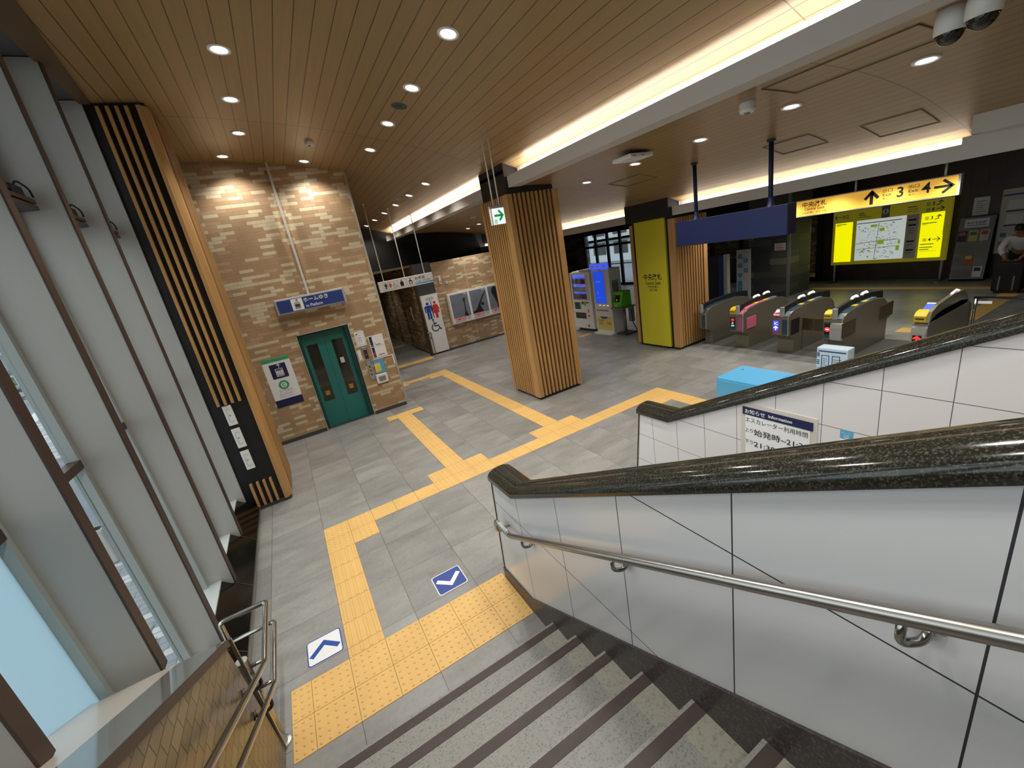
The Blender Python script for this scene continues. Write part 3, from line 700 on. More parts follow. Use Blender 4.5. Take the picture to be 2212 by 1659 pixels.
T += [(i, i + 1, A0 + 6, A0 + 7, 'x') for i in (3, 4, 5, 9, 10, 11, 15, 16, 17, 18)]
T += [(i, i + 1, A0 + v, A0 + v + 1, 'd') for i in (6, 7, 8, 12, 13, 14) for v in (6, 7)]
T += [(19, 20, A0 + 6, A0 + 7, 'd'), (20, 21, A0 + 6, A0 + 7, 'd'), (19, 20, A0 + 5, A0 + 6, 'd'), (20, 21, A0 + 5, A0 + 6, 'd')]
T += [(20, 21, A0 + v, A0 + v + 1, 'y') for v in range(4, -5, -1)]
T += [(7, 8, A0 + 8 + k, A0 + 9 + k, 'y') for k in range(9)] + [(7, 8, A0 + 17, 18.0, 'y'), (7, 8, 18.0, 18.95, 'y'), (6.37, 7, 18.05, 18.95, 'd'), (8, 8.95, 18.05, 18.95, 'd')]
T += [(13, 14, A0 + 8 + k, A0 + 9 + k, 'y') for k in range(17)]
T += [(i, i + 1, v, v + .9, 'd') for i in (12, 13) for v in (25.4, 26.3)] + [(k, k + 1, 26.1, 27.0, 'x') for k in (10, 11)] + [(9.2, 10, 25.6, 26.5, 'd'), (9.2, 10, 26.5, 27.4, 'd')]
T += [(11 + k, 12 + k, 33.1, 34.4, 'd') for k in range(4)] + [(13 + k, 14 + k, 45.3, 46.4, 'd') for k in range(2)]
tac('tactile_paving', T)
far = [(51 + 0, 52, v, v + 1, 'f') for v in range(-1, 14)] + [(k, k + 1, -1.3, -.3, 'f') for k in range(41, 51)] + [(37, 38.2, .6, 1.5, 'f'), (27.6, 29.0, 23.2, 24.0, 'f')]
tac('tactile_paving', far)
# dark mats under the ticket gates
struct(MB().box(9.16, 10.72, -.9, 3.34, -.02, .0025).build('gate_mat', 'mattg'))
# ceiling access hatches (thin frames flush with the strips)
def hatch(xs, zf, y0, y1, m):
    b = MB(); x0, x1 = xs
    for a, c, d, e in ((x0, x0 + .012, y0, y1), (x1 - .012, x1, y0, y1), (x0, x1, y0, y0 + .012), (x0, x1, y1 - .012, y1)):
        n = 6
        for k in range(n):
            p, q = a + (c - a) * k / n, a + (c - a) * (k + 1) / n
            b.hexa([(p, d, zf(p) - .006), (q, d, zf(q) - .006), (q, e, zf(q) - .006), (p, e, zf(p) - .006)], [(p, d, zf(p) + .01), (q, d, zf(q) + .01), (q, e, zf(q) + .01), (p, e, zf(p) + .01)])
    struct(b.build('ceiling_hatch', m))
for xs, y0, y1 in (((5.15, 5.72), -1.62, -.5), ((7.5, 8.05), -.88, -.3), ((7.25, 7.75), .15, .75), ((6.75, 7.2), 2.6, 3.4)): hatch(xs, z2, y0, y1, 'ceil3')
# ================================================================ LAMPS AND CEILING FITTINGS
def tilt_frame(x, zf):
    d = (zf(x + .05) - zf(x - .05)) / .1; n = Vector((-d, 0, 1)).normalized(); return n
def downlight(x, y, zf, label, r=.085, power=None, flat=False, group=None):
    z = zf(x); t = thing('downlight', label, 'ceiling light', (x, y, z), group)
    n = Vector((0, 0, 1)) if flat else tilt_frame(x, zf)
    ring = MB().lathe([(r * .80, .012), (r * .80, -.004), (r, -.010), (r * 1.16, -.008), (r * 1.18, .004)], (0, 0, 0), 26)
    lens = MB().lathe([(.0005, -.001), (r * .80, -.001), (r * .80, .012)], (0, 0, 0), 26)
    q = Vector((0, 0, 1)).rotation_difference(n).to_matrix()
    for b, nm, m in ((ring, 'trim_ring', 'white'), (lens, 'lens', 'lamp')):
        b.v = [tuple(q @ Vector(v) + Vector((x, y, z))) for v in b.v]; b.build(nm, m, t, smooth=True)
    L = bpy.data.lights.new('downlight_lamp', 'SPOT'); L.energy = (power or SPOT_W); L.spot_size = math.radians(125); L.spot_blend = .75
    L.shadow_soft_size = r * .7; L.color = (1.0, .955, .885)
    o = bpy.data.objects.new('downlight_lamp', L); COL.objects.link(o); o.location = tuple(Vector((0, 0, -.03))); o.parent = t
    return t
ORD = ['first', 'second', 'third', 'fourth', 'fifth', 'sixth', 'seventh', 'eighth']
g_ = 'round recessed downlights in the ceiling'
for k, y in enumerate((2.10, 3.30, 4.54)):
    downlight(.93, y, z1, 'round lit downlight, %s of three in line above the window column' % ('nearest' if k == 0 else 'middle' if k == 1 else 'farthest'), group=g_)
downlight(.62, 5.80, z1, 'round lit downlight close to the brick lift wall, left of its white joint strip', group=g_)
downlight(1.85, 5.80, z1, 'round lit downlight close to the brick lift wall, right of its white joint strip', group=g_)
for k, y in enumerate((.92, 2.11, 3.31, 4.58)):
    downlight(2.755, y, z1, 'round lit downlight in the long middle ceiling row, %s from the top of the photo' % ORD[k], group=g_)
for k, y in enumerate((5.91, 7.16, 8.44, 9.76, 11.13, 12.5)):
    downlight(4.07, y, z1, 'round lit downlight beside the cove toward the toilets, %s counted from the slatted hall column' % ORD[k], group=g_)
for k, (x, y) in enumerate(((6.15, -1.337), (6.10, -.256), (6.13, .90), (6.17, 2.114), (6.25, 3.41))):
    downlight(x, y, z2, 'round lit downlight over the gate hall, %s of five counted from the right edge' % ORD[k], group=g_)
downlight(6.68, 10.0, z2, 'round lit downlight far behind the hall column, left one of two', r=.07, group=g_); downlight(6.60, 8.97, z2, 'round lit downlight far behind the hall column, right one of two', r=.07, group=g_)
for y in (-.3, -1.6, -2.9, -4.3):  # unseen lamps added out of frame to brighten the scene
    downlight(2.75, y, z1, 'added unseen downlight over the stairs behind the camera', group='added downlights over the stairs')
for y in (.9, -.4, -1.7, -3.0, -4.3):
    downlight(.93, y, z1, 'added unseen downlight over the stairs behind the camera', group='added downlights over the stairs')
for y in (-2.6, -4.2):
    downlight(6.15, y, z2, 'added unseen downlight over the stairs behind the camera', group='added downlights over the stairs')
zf3 = lambda x: 3.035
# flat soffit lamps over the far hall; measured from the photo
for k, (x, y) in enumerate(((9.62, -.55), (9.62, .24), (9.62, 1.06), (9.62, 1.85), (9.62, 2.75), (9.75, 8.6), (9.75, 9.5), (9.75, 10.9), (9.62, -1.5))):
    w = ['above the lit info board, second from right', 'above the lit info board, third from right', 'left above the amber exit sign', 'right above the blue hanging sign', 'left above the blue hanging sign', 'above the payphone, right of a pair', 'above the payphone, left of a pair', 'alone above the vending machine', 'above the info board, rightmost by the beam end'][k]
    downlight(x, y, zf3, 'small lit downlight under the far beam, ' + w, r=.075, power=SPOT_W * .9, flat=True, group='downlights of the far soffit')
downlight(3.7, 14.2, lambda x: 2.95, 'small downlight inside the toilet passage', r=.06, power=SPOT_W * .3, flat=True)
for x, y in ((13.0, .5), (13.0, 3.0), (13.2, 8), (13.2, 13.0)):
    downlight(x, y, zf3, 'small downlight of the dim hall beyond the gates', r=.06, power=SPOT_W * .8, flat=True, group='downlights of the hall beyond the gates')

def ceiling_disc(x, y, zf, name, label, cat, r, h, m):
    n = tilt_frame(x, zf); q = Vector((0, 0, 1)).rotation_difference(n).to_matrix()
    b = MB().lathe([(.0005, -h), (r * .86, -h), (r, -h * .75), (r, .012), (.0005, .012)], (0, 0, 0), 26)
    t = thing(name, label, cat, (x, y, zf(x)))
    b.v = [tuple(q @ Vector(v) + Vector((x, y, zf(x)))) for v in b.v]; b.build('housing', m, t, smooth=False, bevel=.004)
    c = MB().lathe([(.0005, -h - .012), (r * .34, -h - .012), (r * .42, -h + .002)], (0, 0, 0), 18)
    c.v = [tuple(q @ Vector(v) + Vector((x, y, zf(x)))) for v in c.v]; c.build('sensor_head', 'dgrey' if m == 'dgrey' else 'grey', t)
ceiling_disc(2.752, 2.667, z1, 'ceiling_speaker', 'grey round ceiling speaker beside the middle downlight row', 'speaker', .10, .006, 'dgrey')
ceiling_disc(1.86, 4.67, z1, 'smoke_detector', 'white smoke detector on the ceiling above the brick lift wall', 'smoke detector', .065, .05, 'white')
ceiling_disc(5.415, -.20, z2, 'smoke_detector', 'white drum-shaped detector on the gate hall ceiling by the beam', 'smoke detector', .075, .09, 'white')
ceiling_disc(5.75, 7.5, z2, 'smoke_detector', 'small pale detector on the ceiling behind the hall column', 'smoke detector', .07, .05, 'white')
# white access point with a grey bracket under the gate hall ceiling
t = thing('access_point', 'flat white box hanging under the ceiling between two gate hall downlights', 'access point', (5.60, 1.58, 3.93))
MB().box(5.36, 5.80, 1.40, 1.76, 3.845, 3.90).build('case', 'white', t, bevel=.012); MB().box(5.42, 5.74, 1.44, 1.72, 3.895, z2(5.74) - .012).build('bracket', 'bronze', t)
for x in (5.40, 5.56): MB().box(x, x + .06, 1.396, 1.40, 3.862, 3.872).build('slot', 'grey', t)
# two dome cameras
for k, (x, y) in enumerate(((5.12, -1.80), (5.02, -1.98))):
    t = thing('dome_camera', ['white dome security camera with black bubble, left one of the pair', 'white dome security camera cut by the top edge, right one of the pair'][k], 'security camera', (x, y, z2(x)), 'dome cameras')
    z = z2(x) - .01
    MB().lathe([(.0005, .03), (.075, .03), (.085, -.05), (.085, -.12), (.078, -.13)], (x, y, z), 24).build('housing', 'white', t, smooth=True)
    MB().blob((x, y, z - .125), (.074, .074, .075), 20, 12).build('bubble', 'glass_dark', t, smooth=True)

# ================================================================ LIFT WALL
def pl_text_lines(root, pl, x0, x1, ys, h, m='greyink', off=.0035):
    bars(root, pl, [(x0, x0 + (x1 - x0) * random.uniform(.55, 1), y, h) for y in ys], m, off)
r = sroot('door_1', (1.285, 6.18, 0))
b = MB().box(.775, .79, 6.165, 6.21, 0, 2.10).box(1.785, 1.80, 6.165, 6.21, 0, 2.10).box(.775, 1.80, 6.165, 6.21, 2.085, 2.10); b.build('frame_trim', 'alu', r)
b = MB().box(.79, .845, 6.21, 6.40, 0, 2.085).box(1.705, 1.785, 6.21, 6.40, 0, 2.085).box(.845, 1.705, 6.21, 6.40, 2.05, 2.085); b.build('jamb', 'teal_d', r)
MB().box(.79, 1.785, 6.20, 6.42, -.005, .012).build('threshold', 'steel', r)
for x0, x1, w0, w1 in ((.845, 1.2655, .905, 1.12), (1.2685, 1.705, 1.40, 1.62)):
    z0, z1_, y0, y1 = .58, 1.83, 6.33, 6.37
    b = MB().box(x0, w0, y0, y1, .012, 2.05).box(w1, x1, y0, y1, .012, 2.05).box(w0, w1, y0, y1, .012, z0).box(w0, w1, y0, y1, z1_, 2.05)
    d = b.build('door_panel', 'teal', r)
    MB().box(w0, w1, 6.355, 6.362, z0, z1_).build('window_pane', 'glass_dark', d)
    pl = FY(6.355)
    MB().rect(pl, w0 + .07, w0 + .155, .70, .80, 0, .002).build('notice_sticker', 'brass', d)
MB().rect(FY(6.355), 1.46, 1.54, 1.30, 1.42, 0, .002).build('notice_sticker', 'offwhite', r)
# hanging lift sign
t = thing('lift_sign', 'blue hanging sign ホームゆき to Platform in a silver frame above the lift', 'sign', (1.25, 6.08, 2.54))
MB().box(.606, 1.897, 6.00, 6.13, 2.538, 2.838).build('case', 'alu', t, bevel=.008)
MB().box(.625, 1.878, 5.99, 6.00, 2.556, 2.82).build('frame', 'alu', t, bevel=.004)
pl = FY(5.99); MB().rect(pl, .645, 1.855, 2.572, 2.803, 0, .003).build('blue_face', 'blue', t)
MB().rrect(pl, .89, 1.095, 2.58, 2.797, .012, .003, .005).build('pictogram_plate', 'paper', t); b = MB(); lift_icon(b, pl, (.99, 2.70), .205, .0075); b.build('pictogram', 'ink', t)
text(t, pl, 'ホームゆき', 1.115, 2.70, .085, 'paper', w=.455, bold=.01, off=.005); text(t, pl, 'to Platform', 1.13, 2.60, .06, 'paper', w=.31, off=.005, bold=.006)
MB().box(1.225, 1.265, 6.06, 6.10, 2.838, z1(1.245) + .01).build('hanger_rod', 'offwhite', t)
# lift poster
t = thing('lift_poster', 'white lift poster with green top, navy foot and a green C ring', 'poster', (.283, 6.178, .77))
pl = FY(6.18); MB().rect(pl, .035, .533, .77, 1.768, 0, .004).build('sheet', 'paper', t)
MB().rect(pl, .035, .533, 1.70, 1.768, .004, .006).build('green_band', 'green', t); MB().rect(pl, .035, .533, .77, .923, .004, .006).build('navy_band', 'navy', t)
MB().rrect(pl, .14, .432, 1.355, 1.65, .015, .004, .006).build('pictogram_plate', 'navy', t); b = MB(); lift_icon(b, pl, (.29, 1.52), .29, .009); b.build('pictogram', 'paper', t)
MB().disc(pl, (.285, 1.21), .094, .004, .006).build('green_ring', 'green', t); MB().disc(pl, (.285, 1.21), .055, .006, .0075).build('ring_centre', 'paper', t)
text(t, pl, 'C', .285, 1.18, .06, 'ink', align='c', bold=.03, off=.009)
text(t, pl, 'ホームゆき', .285, 1.065, .05, 'greyink', align='c', w=.23, off=.006); text(t, pl, 'エレベーター', .285, 1.0, .05, 'greyink', align='c', w=.27, off=.006); text(t, pl, 'Elevator to Platform', .285, .965, .022, 'greyink', align='c', w=.26, off=.006)
# small notices and the call panel right of the doors
t = thing('paper_notice', 'white paper notice with a grey outline, top left beside the lift doors', 'notice', (1.955, 6.178, 1.565))
MB().rect(pl, 1.855, 2.055, 1.565, 1.88, 0, .003).build('sheet', 'paper', t); MB().stroke(pl, [(1.875, 1.60), (2.035, 1.60), (2.035, 1.845), (1.875, 1.845), (1.875, 1.6001)], .004, .003, .004).build('outline', 'greyink', t)
MB().rect(pl, 1.885, 1.92, 1.822, 1.838, .003, .005).build('navy_mark', 'navy', t); pl_text_lines(t, pl, 1.90, 2.02, [1.79, 1.75, 1.735, 1.70, 1.685, 1.65], .007)
t = thing('floor_guide_board', 'white floor guide board with navy strip and red dot beside the lift', 'sign', (2.266, 6.178, 1.235))
MB().rect(pl, 2.11, 2.422, 1.235, 1.73, 0, .008).build('board', 'paper', t); MB().rect(pl, 2.125, 2.182, 1.49, 1.715, .008, .010).rect(pl, 2.125, 2.182, 1.25, 1.475, .008, .010).build('navy_strip', 'navy', t)
MB().disc(pl, (2.153, 1.335), .026, .010, .012).build('red_dot', 'red', t); MB().rect(pl, 2.195, 2.41, 1.485, 1.489, .008, .010).build('divider', 'green', t)
MB().stroke(pl, [(2.215 + .014 * math.cos(k * .5), 1.545 + .014 * math.sin(k * .5)) for k in range(13)], .005, .008, .010).build('green_mark', 'green', t); pl_text_lines(t, pl, 2.235, 2.41, [1.51, 1.28], .018, 'greyink', .010); pl_text_lines(t, pl, 2.20, 2.40, [1.262], .01, 'amber_tile', .010)
text(t, pl, '2F', 2.153, 1.51, .022, 'paper', align='c', off=.012); text(t, pl, '1F', 2.153, 1.27, .022, 'paper', align='c', off=.012)
t = thing('lift_call_panel', 'steel lift call panel with black display and buttons right of the doors', 'call panel', (1.975, 6.178, .795))
MB().rect(pl, 1.925, 2.028, .795, 1.535, 0, .022).build('plate', 'steel', t, bevel=.003); MB().rect(pl, 1.94, 2.013, 1.27, 1.47, .022, .025).build('display', 'glass_dark', t)
MB().rect(pl, 1.972, 1.982, 1.355, 1.375, .025, .027).build('red_digit', 'led_red', t); MB().rect(pl, 1.945, 2.01, 1.14, 1.22, .022, .024).build('blue_sticker', 'lblue', t)
for z in (1.09, 1.0, .91):
    MB().disc(pl, (1.975, z), .02, .022, .028, 18).build('button', 'dgrey', t)
MB().rect(pl, 1.945, 2.01, .81, .86, .022, .024).build('blue_sticker', 'lblue', t)
t = thing('paper_strip', 'narrow white printed strip between lift doors and call panel', 'notice', (1.85, 6.178, 1.285)); MB().rect(pl, 1.815, 1.885, 1.285, 1.495, 0, .004).build('sheet', 'paper', t); pl_text_lines(t, pl, 1.828, 1.876, [1.31 + .02 * k for k in range(8)], .006, 'red')
t = thing('leaflet_box', 'clear leaflet holder with a yellow and blue flyer under the guide board', 'leaflet holder', (2.175, 6.178, .885))
MB().rect(pl, 2.065, 2.30, .885, 1.20, 0, .028).build('holder', 'grey', t, bevel=.003); MB().rect(pl, 2.075, 2.29, .895, 1.185, .028, .030).build('flyer', 'lblue', t); MB().rect(pl, 2.08, 2.20, .93, 1.12, .030, .032).build('yellow_flyer', 'amber_tile', t)
MB().disc(pl, (2.145, 1.06), .018, .032, .033, 12).poly(pl, [(2.115, .945), (2.175, .945), (2.165, 1.04), (2.125, 1.04)], .032, .033).build('printed_figure', 'yel_r', t)
t = thing('intercom_box', 'white plastic box with a grey window under the leaflet holder', 'intercom', (2.165, 6.178, .665))
MB().rect(pl, 2.04, 2.29, .665, .875, 0, .05).build('case', 'white', t, bevel=.014); MB().rect(pl, 2.09, 2.24, .71, .82, .05, .053).build('window', 'grey', t)
t = thing('cable_duct', 'white cable duct running from the guide board to the corner trim', 'cable duct', (2.33, 6.178, 1.0))
MB().rect(pl, 2.09, 2.53, 1.205, 1.222, 0, .014).rect(pl, 2.505, 2.535, 1.0, 1.222, 0, .02).build('duct', 'white', t)

# ================================================================ COLUMN PLATES
for k, z in enumerate((1.352, 1.005, .655)):
    xx = -.363 - .008 * k; pl = PL((0, 3.57, 0), (1, 0, 0), (0, 0, 1)); dx = SH * z - .0
    t = thing('button_plate', ['topmost', 'middle', 'lowest'][k] + ' of three white wall plates on the black window column', 'wall plate', (-.375 + dx, 3.57, z), 'white plates on the window column')
    x0 = -.437 + .0 + SH * (z + .15); MB().rect(pl, x0, x0 + .108, z, z + .292, 0, .032).build('plate', 'white', t, bevel=.006)
    q = MB(); pts = [(x0 + .055 + .024 * math.cos(math.radians(a)), z + (.215 if math.sin(math.radians(a)) >= 0 else .075) + .024 * math.sin(math.radians(a))) for a in range(0, 361, 15)]
    q.stroke(pl, pts, .004, .032, .0335); q.build('outline', 'greyink', t); MB().rect(pl, x0 + .045, x0 + .065, z + .14, z + .155, .032, .0335).build('print_mark', 'greyink', t)

# ================================================================ WINDOW OPENERS
for k, y in enumerate((.68, 1.66, 2.64)):
    y1 = y + .84; t = thing('window_opener', 'dark chain opener motor on the upper transom, %s bay from the window column' % ['third', 'second', 'first'][k], 'window opener', (-.74, y + .5, 3.975), 'window opener motors')
    MB().tube([(-.72, y + .12, 4.02), (-.72, y + .70, 4.03)], .035, 14).build('motor_tube', 'bronze', t, smooth=True)
    MB().box(-.78, -.68, y + .60, y + .78, 3.985, 4.055).build('gear_box', 'blackmat', t, bevel=.008)
    MB().bent([(-.72, y + .72, 4.04), (-.70, y + .80, 4.11), (-.66, y + .83, 4.05), (-.66, y + .835, 3.99)], .007, .03, 8).build('cable', 'blackmat', t, smooth=True)
    for q in (.2, .48): MB().box(-.79, -.74, y + q, y + q + .06, 3.97, 4.10).build('clamp', 'steel', t)

# ================================================================ TOILET CORNER
t = thing('toilet_sign', 'white hanging toilet sign お手洗 on three thin rods with pictograms', 'sign', (4.0, 9.05, 2.43))
MB().box(3.21, 4.81, 9.0, 9.10, 2.43, 2.72).build('case', 'white', t, bevel=.006); pl = FY(9.0)
for x in (3.385, 3.995, 4.595): MB().tube([(x, 9.05, 2.715), (x, 9.05, z1(x) + .01)], .012, 10).lathe([(.012, -.05), (.03, -.02), (.03, 0)], (x, 9.05, z1(x)), 14).build('hanger_rod', 'offwhite', t)
b = MB()
for x0, x1 in ((3.335, 3.735), (3.765, 3.985), (4.015, 4.235)): b.stroke(pl, [(x0, 2.475), (x1, 2.475), (x1, 2.685), (x0, 2.685), (x0, 2.4751)], .006, 0, .003)
b.build('panel_outline', 'grey', t)
b = MB(); person_icon(b, pl, (3.405, 2.50), .165, .003); b.build('man_pictogram', 'navy', t); b = MB(); person_icon(b, pl, (3.53, 2.50), .165, .003, True); b.build('woman_pictogram', 'red', t)
MB().rect(pl, 3.465, 3.473, 2.495, 2.67, 0, .003).build('divider', 'ink', t); b = MB(); wheelchair_icon(b, pl, (3.655, 2.50), .165, .003); b.build('wheelchair_pictogram', 'greyink', t)
b = MB(); b.disc(pl, (3.865, 2.655), .018, 0, .003, 14); b.poly(pl, [(3.82, 2.50), (3.915, 2.50), (3.92, 2.60), (3.895, 2.63), (3.835, 2.63), (3.812, 2.60)], 0, .003); b.build('ostomate_pictogram', 'ink', t)
b = MB(); b.disc(pl, (4.125, 2.655), .018, 0, .003, 14); b.poly(pl, [(4.06, 2.57), (4.10, 2.625), (4.15, 2.625), (4.19, 2.57), (4.175, 2.56), (4.15, 2.585), (4.10, 2.585), (4.075, 2.56)], 0, .003)
b.stroke(pl, [(4.105, 2.56), (4.085, 2.53), (4.105, 2.50)], .02, 0, .003); b.stroke(pl, [(4.145, 2.56), (4.165, 2.53), (4.145, 2.50)], .02, 0, .003); b.build('baby_pictogram', 'ink', t)
text(t, pl, 'お手洗', 4.265, 2.585, .095, 'ink', w=.30, bold=.006); text(t, pl, 'Toilets', 4.28, 2.52, .04, 'ink', w=.15); text(t, pl, '洗手间 화장실', 4.47, 2.525, .034, 'ink', w=.24)
MB().rect(pl, 4.25, 4.81, 2.465, 2.50, 0, .002).build('blue_stripe', 'lblue', t)
t = thing('toilet_wall_sign', 'tall white toilet panel with blue man, red woman and wheelchair at the wall corner', 'sign', (5.0, 10.43, .06))
MB().box(4.70, 5.278, 10.385, 10.416, .06, 2.005).build('panel', 'paper', t); pl = FY(10.385)
text(t, pl, 'お手洗', 4.985, 1.83, .085, 'greyink', align='c', w=.27); text(t, pl, 'Toilets', 4.985, 1.785, .036, 'greyink', align='c', w=.14)
b = MB(); person_icon(b, pl, (4.87, 1.21), .56, .003); b.build('man_pictogram', 'royal', t); b = MB(); person_icon(b, pl, (5.12, 1.21), .56, .003, True); b.build('woman_pictogram', 'red', t)
MB().rect(pl, 4.985, 5.01, 1.23, 1.77, 0, .003).build('divider', 'ink', t); b = MB(); wheelchair_icon(b, pl, (4.98, .78), .42, .003); b.build('wheelchair_pictogram', 'navy', t)
t = thing('toilet_handrail', 'bent steel handrail at the corner of the toilet passage', 'handrail', (4.70, 10.40, 0))
MB().bent([(4.755, 10.36, 0), (4.755, 10.36, .80), (4.64, 10.36, .80), (4.60, 10.6, .80), (4.60, 12.5, .80)], .018, .06, 12).build('upper_rail', 'tube', t, smooth=True)
MB().tube([(4.755, 10.36, .62), (4.62, 10.37, .62)], .016, 12).build('lower_rail', 'tube', t, smooth=True)
for y in (10.9, 12.2): MB().tube([(4.60, y, .79), (4.66, y, .74), (4.69, y, .74)], .01, 8).build('bracket', 'chrome', t)
t = thing('wall_intercom', 'slim white emergency unit on the toilet passage wall', 'intercom', (4.66, 11.8, 1.2)); MB().box(4.655, 4.68, 11.75, 11.87, 1.12, 1.62).build('case', 'white', t, bevel=.004); MB().box(4.652, 4.655, 11.78, 11.84, 1.16, 1.26).build('red_button', 'red', t)
t = thing('wall_switch', 'small white wall box high on the toilet brick wall, taller of two', 'wall box', (5.50, 10.45, 2.25)); MB().box(5.47, 5.54, 10.42, 10.45, 2.25, 2.50).build('case', 'white', t, bevel=.004); MB().box(5.49, 5.52, 10.415, 10.42, 2.30, 2.36).build('slot', 'grey', t)
t = thing('wall_switch', 'small square white wall box on the toilet brick wall, lower right one of two', 'wall box', (5.72, 10.45, 2.22)); MB().box(5.69, 5.76, 10.425, 10.45, 2.22, 2.30).build('case', 'white', t, bevel=.004); MB().box(5.71, 5.74, 10.42, 10.425, 2.24, 2.28).build('slot', 'grey', t)
# poster case with three posters
t = thing('poster_case', 'wide white framed poster case on the toilet brick wall', 'poster case', (6.65, 10.40, .825))
MB().box(5.588, 7.86, 10.36, 10.45, .825, 1.885).build('case', 'offwhite', t, bevel=.01); pl = FY(10.36); MB().rect(pl, 5.63, 7.82, .845, 1.86, 0, .004).build('frame', 'paper', t)
silh = {0: [[(6.06, 1.02), (6.24, 1.02), (6.21, 1.10), (6.175, 1.20), (6.18, 1.48), (6.215, 1.66), (6.19, 1.67), (6.17, 1.62), (6.145, 1.65), (6.125, 1.64), (6.145, 1.46), (6.13, 1.2), (6.10, 1.1)]],
        1: [[(6.42, 1.02), (6.42, 1.10), (6.58, 1.16), (6.68, 1.32), (6.88, 1.60), (7.0, 1.72), (7.01, 1.70), (6.85, 1.48), (6.74, 1.30), (6.78, 1.14), (6.83, 1.08), (6.80, 1.03)]],
        2: [[(7.42, 1.02), (7.40, 1.2), (7.32, 1.45), (7.25, 1.62), (7.27, 1.76), (7.38, 1.80), (7.5, 1.78), (7.56, 1.6), (7.62, 1.3), (7.64, 1.02)]]}
for k, (x0, x1) in enumerate(((5.68, 6.33), (6.405, 7.04), (7.11, 7.76))):
    p = MB().rect(pl, x0, x1, .86, 1.825, .004, .007).build('poster', 'paper', t); MB().rect(pl, x0, x1, 1.02, 1.825, .007, .008).build('photo_print', 'sky_print', p)
    b = MB()
    for s in silh[k]: b.poly(pl, s, .008, .0095)
    if k == 1: b.disc(pl, (6.83, 1.31), .058, .008, .0095, 18)
    b.build('silhouette', 'silh', p)
    text(p, pl, 'CAMPAIGN', x0 + .03, .925, .085, 'red', w=.42, bold=.02, off=.010); MB().rect(pl, x0, x0 + .46, 1.02, 1.045, .008, .0105).build('pink_band', 'pink', p)
    bars(p, pl, [(x0 + .04 + .045 * j, x0 + .07 + .045 * j, .885, .025) for j in range(9)], 'red', .009); bars(p, pl, [(x0 + .49, x0 + .62, .90 + .025 * j, .008) for j in range(5)], 'greyink', .009); MB().rect(pl, x1 - .16, x1 - .02, 1.775, 1.795, .008, .010).build('white_mark', 'paper', p)
# emergency exit sign
t = thing('exit_sign', 'small lit white exit sign with a green arrow on two rods by the column', 'exit sign', (3.91, 2.72, 3.34))
MB().box(3.785, 4.022, 2.70, 2.745, 3.345, 3.585).build('case', 'white', t, bevel=.004); MB().box(3.785, 4.022, 2.695, 2.75, 3.585, 3.615).build('top_cap', 'grey', t); pl = FY(2.70)
MB().rect(pl, 3.812, 4.014, 3.352, 3.575, 0, .003).build('face', 'exit_lit', t); b = MB(); arrow(b, pl, (3.915, 3.475), .15, 0, .032, .006, .48); b.build('arrow', 'exit_green', t)
b = MB(); b.stroke(pl, [(3.835, 3.36), (3.835, 3.415), (3.87, 3.415), (3.87, 3.36)], .007, .003, .0055); b.disc(pl, (3.852, 3.40), .008, .003, .0055, 10); b.stroke(pl, [(3.852, 3.392), (3.848, 3.375), (3.858, 3.36)], .007, .003, .0055); b.build('runner_mark', 'exit_green', t)
for x in (3.862, 3.962): MB().tube([(x, 2.722, 3.61), (x, 2.722, z1(x) + .01)], .010, 10).build('hanger_rod', 'offwhite', t, smooth=True)
